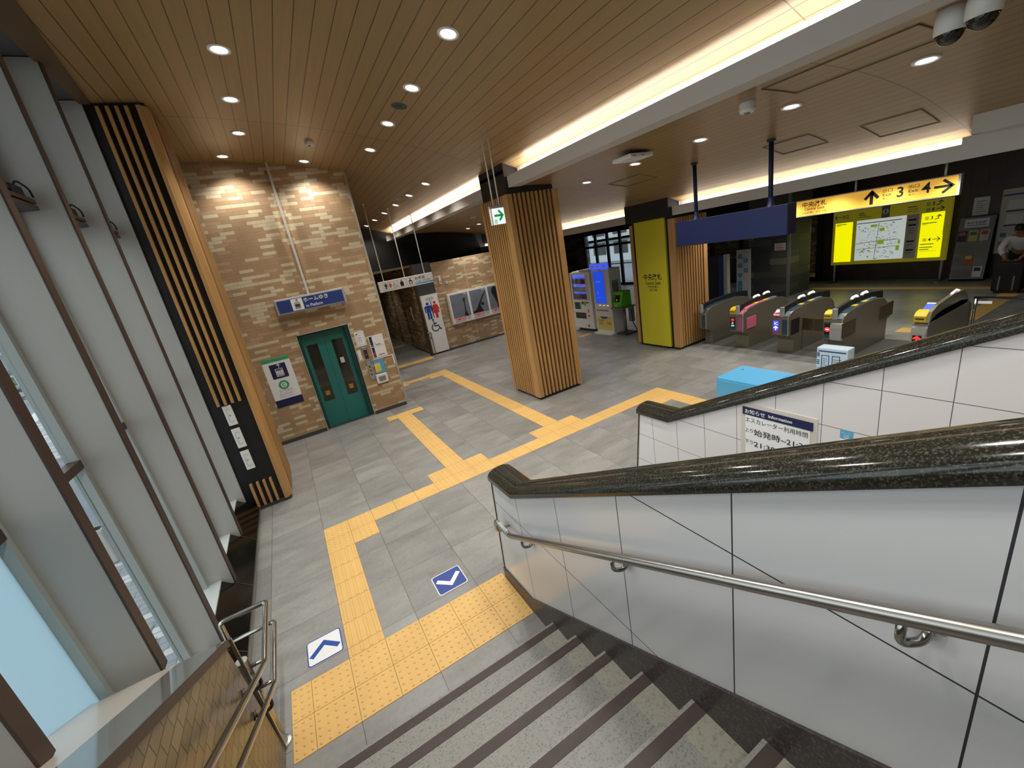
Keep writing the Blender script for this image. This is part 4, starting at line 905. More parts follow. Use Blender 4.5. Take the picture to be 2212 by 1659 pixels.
# ================================================================ TICKET GATES
def gate(label, y0, w, plate, top, reader, display, flap=None):
    t = thing('ticket_gate', label, 'ticket gate', (9.9, y0 + w / 2, 0), 'ticket gates in a row')
    ya, yb = y0, y0 + w
    P = [(9.24, .0), (9.24, .27), (9.20, .33), (9.08, .385), (9.045, .41), (9.045, .77), (9.12, .83), (9.20, .865), (9.30, .888), (9.62, .912), (10.25, .905), (10.55, .85), (10.70, .74), (10.765, .60), (10.76, .42), (10.735, .0)]
    MB().prism(P, 'y', ya, yb).build('body', 'gatesteel', t, bevel=.008)
    MB().box(9.25, 10.73, ya + .004, yb - .004, 0, .018).build('foot', 'blackmat', t)
    if label.startswith('rightmost'):
        MB().prism([(9.045, .80), (9.12, .955), (9.3, 1.02), (9.9, 1.07), (10.3, 1.05), (10.55, .87), (10.5, .8)], 'y', ya + .0, ya + .05).build('sensor_wall', 'gatesteel', t)
        MB().prism([(9.20, .93), (9.42, 1.02), (9.43, 1.01), (9.21, .92)], 'y', ya + .06, yb - .03).build('display_top', 'led_blue', t); MB().box(9.40, 9.43, ya + .06, yb - .03, 1.015, 1.024).build('white_light', 'led_white', t)
        MB().tube([(9.86, ya + .025, 1.075), (10.05, ya + .025, 1.10), (10.15, ya + .025, 1.07)], .016, 10).build('lamp_capsule', 'lamp_soft', t, smooth=True)
        q = [(9.24, .25)] + [(9.10 - .09 * math.sin(math.radians(a)), .60 - .02 - .16 * math.cos(math.radians(a)) + .0) for a in range(0, 181, 20)] + [(9.24, .77)]
        MB().prism([(9.24, .30), (9.06, .36), (9.01, .42), (8.99, .52), (8.99, .64), (9.01, .72), (9.06, .765), (9.24, .79)], 'y', ya + .004, yb - .004).build('front_cover', 'alu', t, bevel=.01)
        pl = FX(8.988); MB().rect(pl, -(ya + .155), -(ya + .045), .505, .61, 0, .004).build('display_frame', 'blackmat', t)
        b = MB(); arrow(b, pl, (-(ya + .10), .557), .085, 90, .024, .0065, .5); b.build('arrow_light', 'led_red', t)
        x_ = 9.03; MB().prism([(9.05, .80), (9.03, .90), (9.10, .955), (9.22, .97), (9.22, .80)], 'y', ya + .035, yb - .005).build('card_reader', 'yel_r', t, bevel=.008)
        MB().box(9.025, 9.05, ya + .06, yb - .03, .85, .865).build('ticket_slot', 'ink', t)
        return t
    ys = ya + (.105 if w > .25 else .10)
    ye = ys + .055
    MB().prism([(9.06, .80), (9.06, .955), (9.12, .972), (9.50, 1.012), (10.25, 1.018), (10.76, .95), (10.78, .80)], 'y', ys, ye).build('sensor_wall', 'blackmat', t, bevel=.01)
    MB().box(9.05, 9.085, ys - .012, ye + .010, .775, .968).build('front_post', 'alu', t, bevel=.008)
    # coloured plates on the front and along the top of the passage side
    pl = FX(9.045)
    MB().rect(pl, -(ys + .01), -(ya + .012), .43, .725, 0, .004).build('front_plate', plate, t)
    MB().rect(pl, -(ya + .010), -(ya - .002), .40, .775, 0, .008).build('edge_strip', 'alu', t)
    MB().prism([(9.055, .785), (9.14, .85), (9.14, .858), (9.055, .793)], 'y', ya + .012, ys - .015).build('slope_plate', top, t)
    s = MB(); up = [(9.20, .868), (9.30, .892), (9.62, .916), (10.25, .909)]
    for (xa, za), (xb, zb) in zip(up, up[1:]): s.hexa([(xa, ya + .014, za), (xb, ya + .014, zb), (xb, ys, zb), (xa, ys, za)], [(xa, ya + .014, za + .006), (xb, ya + .014, zb + .006), (xb, ys, zb + .006), (xa, ys, za + .006)])
    s.build('top_strip', 'slate' if top == 'slate_l' else top, t)
    if w > .25:
        for x, c in ((9.52, 'yel_r'), (9.86, 'yel_r')): MB().box(x, x + .12, ya + .02, ys - .01, .915, .925).build('slot_cover', c, t)
        MB().prism([(10.0, .915), (10.26, .912), (10.30, .922), (10.02, .930)], 'y', ya + .02, ys - .01).build('end_display', 'slate_l', t)
        for x in (9.62, 9.98): MB().tube([(x, (ys + ye) / 2, 1.022), (x + .04, (ys + ye) / 2, 1.045), (x + .17, (ys + ye) / 2, 1.048), (x + .21, (ys + ye) / 2, 1.024)], .022, 10).build('lamp_capsule', 'lamp_soft', t, smooth=True)
        MB().prism([(9.05, .785), (9.04, .87), (9.10, .915), (9.20, .925), (9.20, .785)] if reader == 'yel_r' else [(9.045, .785), (9.05, .80), (9.20, .90), (9.22, .785)], 'y', ye + .012, yb - .004).build('card_reader', reader, t, bevel=.008)
        if reader == 'yel_r': MB().box(9.036, 9.05, ye + .03, yb - .02, .83, .842).build('ticket_slot', 'ink', t)
        else: MB().prism([(9.10, .845), (9.16, .882), (9.155, .886), (9.095, .849)], 'y', ye + .04, yb - .03).build('touch_mark', 'paper', t)
        d0, d1 = -(yb - .015), -(ye + .012); c = (d0 + d1) / 2
        MB().rect(pl, d0, d1, .43, .725, 0, .003).build('display_plate', {'ic': 'magenta', 'stop': 'slate', 'go': 'slate'}[display], t)
        D = MB().rect(pl, d0 + .012, d1 - .012, .50, .70, .003, .005)
        if display == 'go':
            D.build('display', 'blackmat', t); b = MB(); arrow(b, pl, (c, .655), .07, 90, .02, .007, .5); b.build('arrow_light', 'led_red', t)
            text(t, pl, 'IC', c, .57, .035, 'led_white', align='c', bold=.03, off=.007); text(t, pl, '専用', c, .515, .035, 'led_white', align='c', bold=.02, off=.007)
        elif display == 'ic':
            D.build('display', 'led_blue', t); text(t, pl, 'IC', c + .008, .615, .06, 'led_white', align='c', bold=.02, off=.007); b = MB(); arrow(b, pl, (c, .55), .085, 90, .02, .007, .5); b.build('arrow_light', 'led_white', t)
        else:
            D.build('display', 'blackmat', t); MB().disc(pl, (c, .595), .042, .005, .007).build('stop_light', 'led_red', t); MB().rect(pl, c - .025, c + .025, .586, .604, .007, .008).build('stop_bar', 'led_white', t)
    if flap == 'pink': MB().box(9.15, 9.485, ya - .018, ya, .44, .685).build('flap_door', 'pink', t, bevel=.01)
    if flap == 'closed':
        MB().box(9.14, 9.42, ya - .008, ya, .40, .70).build('flap_recess', 'blackmat', t); MB().box(9.54, 9.56, ya - .19, ya + .01, .405, .655).build('flap_door', 'bronze_flap', t, bevel=.008)
    if flap == 'open':
        MB().box(9.54, 9.56, yb - .01, yb + .40, .405, .655).build('flap_door', 'bronze_flap', t, bevel=.008)
        MB().box(9.01, 9.49, ya - .02, ya, .45, .72).build('flap_door', 'bronze_flap', t, bevel=.012); MB().box(10.43, 10.92, ya - .02, ya, .45, .72).build('flap_door', 'bronze_flap', t, bevel=.012)
        MB().prism([(9.06, .39), (9.0, .42), (8.985, .50), (8.985, .64), (9.01, .71), (9.06, .735)], 'y', ya - .012, ya + .17).build('front_cover', 'alu', t, bevel=.012)
        MB().prism([(10.70, .40), (10.76, .40), (10.93, .46), (10.94, .70), (10.90, .735), (10.70, .735)], 'y', ya - .012, ya + .12).build('rear_cover', 'gatesteel', t, bevel=.012)
    return t
M['bronze_flap'] = mat('bronze_flap_panel', rgb(86, 70, 46), .35, .4)
gate('narrow steel gate with slate front plate beside the yellow column', 3.115, .19, 'slate', 'slate', None, None)
gate('steel gate with pink plates, yellow reader and a red arrow display', 2.22, .31, 'magenta', 'pink', 'yel_r', 'go', 'pink')
gate('steel gate with pink touch reader and a blue lit IC display', 1.305, .31, 'slate', 'slate_l', 'pink', 'ic', 'closed')
gate('steel gate with yellow reader, round silver front cover and red stop light', .404, .30, 'slate', 'slate_l', 'yel_r', 'stop', 'open')
gate('rightmost steel gate end with a red arrow plate and yellow reader above a silver front', -.72, .19, 'alu', 'alu', 'yel_r', 'go')
t = thing('glass_barrier', 'clear glass barrier with a steel top rail right of the last gate', 'barrier', (10.62, -1.6, 0))
MB().tube([(10.62, -.765, .85), (10.62, -3.0, .85)], .022, 12).build('top_rail', 'tube', t, smooth=True)
MB().box(10.612, 10.628, -3.0, -.79, .06, .83).build('glass_panel', 'glass_clear', t)
for y in (-.79, -1.8, -3.0): MB().tube([(10.62, y, 0), (10.62, y, .85)], .018, 10).build('post', 'tube', t, smooth=True)
MB().rect(FX(10.612), .82, .98, .755, .80, 0, .002).build('sticker', 'paper', t)

# ================================================================ HANGING SIGNS OVER THE GATES
t = thing('blue_hanging_sign', 'blank dark blue sign box hanging on two blue poles before the gates', 'sign', (7.06, 1.14, 2.49))
MB().box(6.95, 7.165, .23, 2.06, 2.487, 2.888).build('case', 'hang_blue', t, bevel=.004); MB().box(6.956, 7.16, .222, .232, 2.49, 2.885).build('shaded_end', 'hang_blue_dark', t)  # end face in darker blue, its shade put into the colour
for y in (1.72, .51):
    MB().tube([(7.05, y, 2.888), (7.05, y, z2(7.05) + .01)], .03, 14).build('pole', 'hang_blue', t, smooth=True)
    MB().lathe([(.06, 0), (.05, .02), (.033, .07), (.030, .12)], (7.05, y, 2.888), 16).build('pole_foot', 'hang_blue', t, smooth=True)
    MB().lathe([(.030, -.03), (.055, -.02), (.055, 0)], (7.05, y, z2(7.05)), 16).build('pole_flange', 'hang_blue_dark', t)
t = thing('exit_guide_sign', 'long amber sign 中央改札 Central Gate with arrows to exits 3 and 4', 'sign', (10.06, .60, 2.54))
X_ = 10.0; yl, yr = 1.733, -.545; MB().box(X_, X_ + .10, yr - .03, yl + .01, 2.537, 2.842).build('case', 'alu', t, bevel=.006); pl = FX(X_)
MB().rect(pl, -yl, -yr, 2.555, 2.825, 0, .004).build('amber_face', 'yel_sign', t)
def sy(v, base=1.733): return -v
text(t, pl, '中央改札', -1.62, 2.70, .10, 'ink', w=.42, bold=.012, off=.006); text(t, pl, 'Central Gate', -1.58, 2.642, .05, 'ink', w=.345, bold=.012, off=.006); text(t, pl, '中央检票口 중앙 개찰', -1.622, 2.578, .044, 'ink', w=.425, off=.006)
b = MB(); b.stroke(pl, [(-.515, 2.582), (-.515, 2.79)], .048, 0, .007); b.stroke(pl, [(-.61, 2.675), (-.515, 2.785), (-.42, 2.675)], .046, 0, .007); b.build('arrow', 'ink', t)
b = MB(); b.stroke(pl, [(.284, 2.697), (.49, 2.697)], .036, 0, .007); b.stroke(pl, [(.385, 2.79), (.495, 2.697), (.385, 2.604)], .036, 0, .007); b.build('arrow', 'ink', t)
for y, n, q in ((-.367, '3', -.131), (-.029, '4', .190)):
    text(t, pl, '出口', y, 2.742, .058, 'ink', w=.132, off=.006, bold=.006); text(t, pl, 'Exit', y + .005, 2.682, .046, 'ink', w=.118, off=.006, bold=.01); text(t, pl, '출구', y + .008, 2.635, .03, 'ink', w=.07, off=.006)
    text(t, pl, n, q, 2.637, .158, 'ink', align='c', off=.006, bold=.02)
for y in (.78, -.38): MB().tube([(X_ + .05, y, 2.84), (X_ + .05, y, 3.04)], .017, 10).build('hanger_rod', 'offwhite', t, smooth=True)

# ================================================================ BACK OF THE HALL
t = thing('station_map_board', 'yellow lit station map board with exit arrows on steel legs', 'map board', (16.62, 2.75, 0))
MB().box(16.60, 16.70, 1.385, 4.12, .57, 2.19).build('board', 'yel_board', t, bevel=.006); pl = FX(16.60)
for y in (1.46, 4.03):
    MB().tube([(16.66, y, .02), (16.66, y, .60)], .03, 12).build('leg', 'alu', t, smooth=True); MB().box(16.42, 16.86, y - .05, y + .05, 0, .022).build('foot_plate', 'steel', t, bevel=.004)
MB().rect(pl, -4.045, -3.58, .665, 1.855, 0, .006).build('yellow_panel', 'yel_lit', t); MB().rect(pl, -1.975, -1.50, .665, 1.26, 0, .006).build('yellow_panel', 'yel_lit', t); MB().rect(pl, -1.975, -1.51, 1.265, 1.855, 0, .006).build('yellow_panel', 'yel_lit', t)
mp = MB().rect(pl, -3.48, -2.30, .68, 1.865, 0, .006).build('map_panel', 'map_lit', t)
MB().rect(pl, -3.47, -2.40, 1.765, 1.785, .006, .008).build('blue_rule', 'blue', mp)
b = MB(); rr = random.Random(3)
for k in range(150):
    a, c = rr.uniform(-3.44, -2.48), rr.uniform(.72, 1.73); b.rect(pl, a, a + rr.uniform(.01, .05), c, c + rr.uniform(.006, .018), .006, .0075)
o = b.build('map_print', 'greyink', mp)
b = MB()
for a, c, w_, h_ in ((-3.12, 1.64, .16, .07), (-2.90, 1.50, .12, .09), (-2.93, 1.13, .16, .13), (-3.33, .92, .07, .06), (-2.44, 1.10, .05, .12), (-2.48, .92, .08, .14), (-3.0, .70, .08, .03)): b.rect(pl, a, a + w_, c, c + h_, .006, .008)
b.build('map_park', 'lime', mp)
MB().stroke(pl, [(-3.47, 1.18), (-3.1, 1.22), (-2.44, 1.24)], .015, .006, .008).stroke(pl, [(-2.98, .70), (-2.92, 1.75)], .012, .006, .008).stroke(pl, [(-3.45, 1.02), (-2.45, 1.05)], .012, .006, .008).build('map_road', 'paper', mp)
lg = MB().rect(pl, -2.29, -2.03, .675, 1.86, 0, .006).build('legend_panel', 'lamp_grey', t) if False else MB().rect(pl, -2.29, -2.03, .675, 1.86, 0, .006).build('legend_panel', 'offwhite', t)
bars(lg, pl, [(-2.25, -2.08, z, .045) for z in (1.70, 1.56, 1.12, .88)], 'navy', .008); bars(lg, pl, [(-2.24, -2.12, z, .02) for z in (1.48, 1.42, 1.36, 1.04, .82)], 'greyink', .008)
MB().rect(pl, -2.885, -2.695, 1.865, 2.19, 0, .005).build('info_plate', 'grey', t); MB().disc(pl, (-2.79, 2.04), .075, .005, .007).build('info_disc', 'paper', t); text(t, pl, 'i', -2.79, 1.985, .11, 'ink', align='c', bold=.04, off=.009)
for a, z, n, an, m_ in ((-3.80, 2.03, '2', 180, 0), (-1.83, 2.085, '3', 45, 1), (-1.83, 1.94, '4', 0, 1), (-1.83, 1.72, '3', 45, 1), (-1.83, 1.15, '4', 0, 1)):
    text(t, pl, n, a + .07, z - .045, .09, 'ink', align='c', off=.008, bold=.02); bars(t, pl, [(a - .07, a + .01, z - .04 + .03 * k, .014) for k in range(3)], 'greyink', .008)
    b = MB()
    if n == '3': b.stroke(pl, [(a + .13, z - .05), (a + .20, z - .03), (a + .215, z + .05)], .018, .006, .009); b.stroke(pl, [(a + .165, z + .02), (a + .218, z + .06), (a + .262, z + .01)], .018, .006, .009)
    else: arrow(b, pl, (a - .19 if an == 180 else a + .21, z), .16, an, .016, .009, .4)
    b.build('arrow', 'ink', t)
bars(t, pl, [(-4.02, -3.75, 1.80, .02), (-4.02, -3.9, 1.77, .012), (-1.95, -1.65, 1.58, .02), (-1.95, -1.85, 1.55, .012), (-1.95, -1.66, 1.02, .02), (-1.95, -1.68, .94, .02), (-1.95, -1.75, .88, .02), (-1.95, -1.60, .84, .006), (-3.44, -3.3, 2.05, .025), (-3.44, -3.25, 2.0, .018), (-3.44, -3.15, 1.95, .014), (-2.3, -2.1, 2.05, .025), (-2.3, -2.08, 1.99, .018), (-2.3, -2.06, 1.94, .014)], 'greyink', .008)
# brochure rack and its leaflets
t = thing('brochure_rack', 'tall grey brochure rack with clear pockets left of the bending man', 'brochure rack', (16.72, .92, 0))
b = MB().hexa([(16.55, .60, .06), (16.62, .60, .06), (16.62, 1.24, .06), (16.55, 1.24, .06)], [(16.78, .60, 1.60), (16.85, .60, 1.60), (16.85, 1.24, 1.60), (16.78, 1.24, 1.60)]); b.build('back_panel', 'grey', t)
rx = lambda z: 16.55 + .23 * (z - .06) / 1.54 - .004
for y in (.60, 1.22): MB().hexa([(rx(.04) + .02, y, 0), (16.95, y, 0), (16.95, y + .02, 0), (rx(.04) + .02, y + .02, 0)], [(rx(1.5) + .05, y, 1.5), (rx(1.5) + .08, y, 1.5), (rx(1.5) + .08, y + .02, 1.5), (rx(1.5) + .05, y + .02, 1.5)]).build('side_frame', 'blackmat', t)
MB().box(16.53, 16.95, .60, 1.24, 0, .035).build('base', 'blackmat', t)
def rpl(z): return PL((rx(z), 0, z), (0, -1, 0), (.23, 0, 1.54))
p = rpl(1.32); MB().rect(p, -1.14, -.70, .03, .24, 0, .004).build('header_card', 'paper', t); text(t, p, 'あだち広報', -.92, .11, .065, 'navy', align='c', w=.36, off=.006, bold=.02); MB().rect(p, -1.10, -.74, .075, .09, .004, .006).build('blue_rule', 'royal', t)
for r_ in range(4):
    for c in range(3):
        y = 1.235 - .205 * c; z = .10 + .30 * r_; q = rpl(z); MB().rect(q, -y, -y + .19, 0, .20, .022, .026).build('pocket', 'acrylic', t)
for c, r_, m_, lab in ((0, 3, 'silh', 'dark leaflet with a pink corner, left in the top row of the brochure rack'), (1, 3, 'amber_tile', 'pale yellow leaflet, middle of the top row of the brochure rack'), (2, 3, 'offwhite', 'white and red leaflet, right in the top row of the brochure rack'), (1, 1, 'orange', 'orange leaflet alone in the lower middle of the brochure rack'), (2, 0, 'paper', 'white and black leaflet, bottom right in the brochure rack')):
    if m_ == 'orange': M['orange'] = mat('orange_print', rgb(206, 96, 60), .6)
    y = 1.225 - .205 * c; z = .11 + .30 * r_; q = rpl(z); o = thing('leaflet', lab, 'leaflet', (rx(z), y - .08, z), 'leaflets in the brochure rack')
    MB().rect(q, -y, -y + .165, 0, .265, .006, .018).build('sheet', m_, o); MB().rect(q, -y + .02, -y + .14, .15, .24, .018, .019).build('print', {'silh': 'pink', 'amber_tile': 'greyink', 'offwhite': 'red', 'orange': 'amber_tile', 'paper': 'ink'}[m_], o)
t = thing('wall_notice', 'white paper notice on the dark tile wall above the brochure rack', 'notice', (16.99, .94, 1.61)); pl = FX(17.0); MB().rect(pl, -1.10, -.815, 1.62, 2.06, 0, .006).build('sheet', 'paper', t); pl_text_lines(t, pl, -1.05, -.86, [1.70 + .05 * k for k in range(6)], .014, 'greyink', .008)
t = thing('area_map_poster', 'large pale map poster behind the bending man at the right edge', 'poster', (16.98, -.2, .62)); MB().rect(pl, -.60, .9, .62, 2.16, .004, .02).build('board', 'offwhite', t)
MB().rect(pl, -.58, .88, 2.0, 2.04, .02, .022).build('blue_rule', 'royal', t)
b = MB()
for a in (-.50, -.10, .32):
    for z in (1.62, 1.28): b.rect(pl, a, a + .32, z, z + .035, .02, .022)
b.build('navy_rule', 'navy', t); b = MB()
for a in (-.48, -.08, .34):
    for z in (1.68, 1.34): b.rect(pl, a, a + .28, z, z + .22, .02, .021)
b.build('map_print', 'paper', t); MB().rect(pl, -.53, -.43, 1.02, 1.12, .02, .022).build('teal_mark', 'teal', t); MB().rect(pl, -.55, -.35, .75, .92, .02, .022).build('pink_mark', 'pink', t)
# column notice, METRO banner, blue partitions
t = thing('column_notice', 'white notice with two red bars on the grey stone column', 'notice', (14.415, 4.52, 1.43)); pl = FX(14.42); MB().rect(pl, -4.68, -4.35, 1.43, 1.645, 0, .006).build('sheet', 'paper', t)
MB().rect(pl, -4.64, -4.39, 1.51, 1.53, .006, .008).rect(pl, -4.64, -4.39, 1.455, 1.475, .006, .008).build('red_bar', 'red', t); text(t, pl, '天 概 運 行', -4.515, 1.565, .05, 'ink', align='c', w=.25, off=.008)
t = thing('metro_banner', 'white standing banner METRO in blue linked circles left of the stone column', 'banner', (13.95, 5.40, 0)); MB().box(13.94, 13.98, 5.16, 5.62, .03, 1.60).build('board', 'paper', t); MB().box(13.85, 14.10, 5.16, 5.62, 0, .03).build('foot', 'grey', t); pl = FX(13.94)
cs = [(-5.50, 1.40), (-5.30, 1.26), (-5.50, 1.10), (-5.30, .95), (-5.50, .80)]
for q, s in zip(cs, 'METRO'):
    MB().disc(pl, q, .075, 0, .004).build('blue_circle', 'lblue', t); text(t, pl, s, q[0], q[1] - .04, .08, 'paper', align='c', off=.006)
b = MB()
for p, q in zip(cs, cs[1:]): b.stroke(pl, [p, q], .012, 0, .003)
b.stroke(pl, [cs[-1], (-5.5, .6)], .012, 0, .003); b.rrect(pl, -5.575, -5.425, .2, .62, .07, 0, .004); b.build('link_line', 'lblue', t)
for k, s in enumerate('for'): text(t, pl, s, -5.5, .52 - .12 * k, .06, 'paper', align='c', off=.006)
t = thing('blue_partition', 'dark blue partition panel with light blue and white edges behind the yellow column', 'partition', (13.05, 5.7, 0)); MB().box(13.0, 13.12, 5.42, 6.3, 0, 1.58).build('panel', 'hang_blue', t)
MB().box(12.99, 13.0, 5.42, 5.60, 0, 1.58).build('light_strip', 'royal', t); MB().box(12.99, 13.13, 5.30, 5.42, 0, 1.60).build('white_edge', 'paper', t)
text(sroot('wall_sign', (17, 5, 1)), FX(16.96), 'D', -4.95, 1.66, .14, 'paper', bold=.02)
b = MB().box(17.6, 17.9, 7.6, 9.6, .9, .94); t = thing('cafe_counter', 'lit counter seen through the dark framed shop window', 'counter', (17.75, 8.6, 0)); MB().box(17.6, 18.0, 7.0, 9.8, 0, .9).build('body', 'wood_back', t); b.build('worktop', 'steel', t)

# bending man and his suitcase
def skin_body(name, pts, edges, m, root, sub=2):
    off = Vector(root.location); me = bpy.data.meshes.new(name); me.from_pydata([tuple(Vector(p[0]) - off) for p in pts], edges, []); me.update(); me.materials.append(M[m])
    o = bpy.data.objects.new(name, me); COL.objects.link(o); o.parent = root; md = o.modifiers.new('skin', 'SKIN'); md.use_smooth_shade = True
    if not me.skin_vertices: me.attributes.new
    bpy.context.view_layer.update()
    sv = me.skin_vertices
    if not sv:
        bpy.context.view_layer.objects.active = o; bpy.ops.mesh.customdata_skin_add(); sv = me.skin_vertices
    for v, p in zip(sv[0].data, pts): r_ = p[1] if isinstance(p[1], tuple) else (p[1], p[1]); v.radius = r_
    sv[0].data[0].use_root = True
    s = o.modifiers.new('subd', 'SUBSURF'); s.levels = sub; s.render_levels = sub; return o
cx, cy = 15.62, -.13
t = thing('person', 'man in white shirt and black trousers bending over a black suitcase', 'person', (cx, cy, 0))
J = dict(pel=(15.78, cy, .86), bel=(15.70, cy, 1.0), che=(15.58, cy, 1.14), nek=(15.47, cy, 1.24), hb=(15.41, cy, 1.30), ht=(15.34, cy, 1.40))
P_ = [(J['pel'], (.15, .12)), (J['bel'], (.14, .11)), (J['che'], (.16, .12)), (J['nek'], .055), (J['hb'], .075), (J['ht'], .07)]; E_ = [(0, 1), (1, 2), (2, 3), (3, 4), (4, 5)]
for s in (-1, 1):
    i = len(P_); P_ += [((15.53, cy + s * .18, 1.16), .062), ((15.44, cy + s * .26, .95), .045), ((15.28, cy + s * .14, .78), .036), ((15.21, cy + s * .10, .735), .034)]; E_ += [(2, i), (i, i + 1), (i + 1, i + 2), (i + 2, i + 3)]
    i = len(P_); P_ += [((15.76, cy + s * .09, .80), .085), ((15.72, cy + s * .12, .47), .06), ((15.82, cy + s * .13, .09), .042), ((15.70, cy + s * .14, .04), .035)]; E_ += [(0, i), (i, i + 1), (i + 1, i + 2), (i + 2, i + 3)]
skin_body('body', P_, E_, 'skin', t)
S_ = [(J['pel'], (.165, .135)), (J['bel'], (.16, .13)), (J['che'], (.18, .14)), ((15.50, cy, 1.21), .07)]; F_ = [(0, 1), (1, 2), (2, 3)]
for s in (-1, 1):
    i = len(S_); S_ += [((15.53, cy + s * .18, 1.16), .08), ((15.44, cy + s * .26, .95), .062), ((15.31, cy + s * .165, .81), .05)]; F_ += [(2, i), (i, i + 1), (i + 1, i + 2)]
skin_body('shirt', S_, F_, 'shirt', t)
S_ = [((15.79, cy, .90), (.168, .14))]; F_ = []
for s in (-1, 1):
    i = len(S_); S_ += [((15.76, cy + s * .09, .78), .10), ((15.72, cy + s * .12, .47), .075), ((15.82, cy + s * .13, .10), .058)]; F_ += [(0, i), (i, i + 1), (i + 1, i + 2)]
skin_body('trousers', S_, F_, 'trousers', t)
for s in (-1, 1): MB().hexa([(15.62, cy + s * .14 - .045, 0), (15.88, cy + s * .13 - .045, 0), (15.88, cy + s * .13 + .045, 0), (15.62, cy + s * .14 + .045, 0)], [(15.66, cy + s * .14 - .035, .07), (15.87, cy + s * .13 - .04, .09), (15.87, cy + s * .13 + .04, .09), (15.66, cy + s * .14 + .035, .07)]).build('shoe', 'blackmat', t, bevel=.02)
MB().blob((15.375, cy, 1.40), (.098, .085, .085), 16, 10).build('hair', 'hair', t, smooth=True)
for s in (-1, 1): MB().blob((15.30, cy + s * .032, 1.355), (.012, .012, .009), 8, 6).build('eye', 'ink', t); MB().blob((15.40, cy + s * .083, 1.33), (.022, .01, .03), 8, 6).build('ear', 'skin', t)
MB().blob((15.297, cy, 1.325), (.022, .014, .02), 8, 6).build('nose', 'skin', t); MB().box(15.315, 15.325, cy - .022, cy + .022, 1.288, 1.294).build('mouth', 'ink', t)
for s in (-1, 1):
    for k in range(4): MB().tube([(15.215, cy + s * (.10 + .02 * (k - 1.5)), .735), (15.17, cy + s * (.10 + .022 * (k - 1.5)), .735), (15.14 + .004 * abs(k - 1.5), cy + s * (.10 + .022 * (k - 1.5)), .715)], [.0095, .009, .007], 7).build('finger', 'skin', t, smooth=True)
    MB().tube([(15.235, cy + s * .075, .73), (15.20, cy + s * .05, .725), (15.175, cy + s * .045, .71)], [.011, .010, .008], 7).build('thumb', 'skin', t, smooth=True)
t = thing('suitcase', 'black upright suitcase with two pale front straps held by the bending man', 'suitcase', (15.1, cy - .02, 0)); MB().box(14.98, 15.25, cy - .25, cy + .21, .05, .70).build('shell', 'blackmat', t, bevel=.035)
for y in (-.13, .09): MB().box(14.97, 14.985, cy + y - .012, cy + y + .012, .08, .40).build('strap', 'greyink', t)
for y in (-.2, .16):
    for x in (15.02, 15.21): MB().tube([(x, cy + y - .012, .025), (x, cy + y + .012, .025)], .025, 12).build('wheel', 'dgrey', t)
MB().bent([(15.11, cy - .10, .69), (15.11, cy - .10, .715), (15.11, cy + .06, .715), (15.11, cy + .06, .69)], .012, .02, 8).build('handle', 'dgrey', t)

# ================================================================ VENDING CORNER
t = thing('vending_machine', 'white drink vending machine with three lit blue shelves', 'vending machine', (9.3, 7.53, 0))
X0, Y0, Y1 = 9.05, 7.05, 8.02
MB().box(X0 + .02, 9.62, Y0, Y1, .09, 1.89).build('cabinet', 'white', t, bevel=.012); MB().box(9.10, 9.58, Y0 + .03, Y1 - .03, 0, .09).build('plinth', 'dgrey', t)
b = MB().box(X0 - .07, X0 + .02, Y0, 7.12, .10, 1.87).box(X0 - .07, X0 + .02, 7.95, Y1, .10, 1.87).box(X0 - .07, X0 + .02, 7.12, 7.95, .10, 1.02).box(X0 - .07, X0 + .02, 7.12, 7.95, 1.80, 1.87); dr = b.build('door', 'white', t)
MB().box(X0 + .0, X0 + .022, 7.12, 7.95, 1.02, 1.80).build('shelf_back', 'shelf_lit', t); MB().box(X0 - .066, X0 - .062, 7.27, 7.95, 1.03, 1.79).build('display_glass', 'acrylic', t)
MB().box(X0 - .066, X0 - .004, 7.12, 7.27, 1.03, 1.79).build('side_panel', 'offwhite', t)
for z in (1.06, 1.30, 1.54): MB().box(X0 - .058, X0 + .0, 7.27, 7.95, z - .03, z).build('shelf', 'grey', t); MB().box(X0 - .0605, X0 - .058, 7.28, 7.94, z - .025, z - .008).build('price_strip', 'paper', t)
pl = FX(X0 - .07); MB().rect(pl, -7.92, -7.62, .72, .94, 0, .004).build('advert', 'dgrey', t); MB().rect(pl, -7.66, -7.60, .74, .93, .004, .006).build('advert_bottle', 'lblue', t); MB().disc(pl, (-7.50, .93), .05, 0, .02, 18).build('coin_slot', 'red', t); MB().rect(pl, -7.44, -7.34, .84, .97, 0, .01).build('reader', 'pgreen', t)
MB().rect(pl, -7.44, -7.20, .92, .95, 0, .008).build('button_row', 'dgrey', t); MB().rect(pl, -7.92, -7.40, .42, .61, 0, .01).build('pickup_flap', 'dgrey', t); MB().rect(pl, -7.28, -7.24, .62, .73, 0, .006).rect(pl, -7.29, -7.22, .49, .54, 0, .006).build('coin_return', 'red', t); MB().rect(pl, -7.36, -7.28, .16, .22, 0, .004).build('serial_plate', 'dgrey', t)
MB().box(9.05, 9.5, 7.15, 7.6, 1.89, 1.93).build('top_tray', 'offwhite', t); MB().bent([(9.2, 7.2, 1.93), (9.2, 7.2, 2.02), (9.25, 7.3, 2.0), (9.3, 7.35, 1.93)], .006, .04, 6).build('cable', 'blackmat', t)
cols = ['red', 'offwhite', 'brass', 'lblue', 'green', 'silh', 'orange', 'paper']
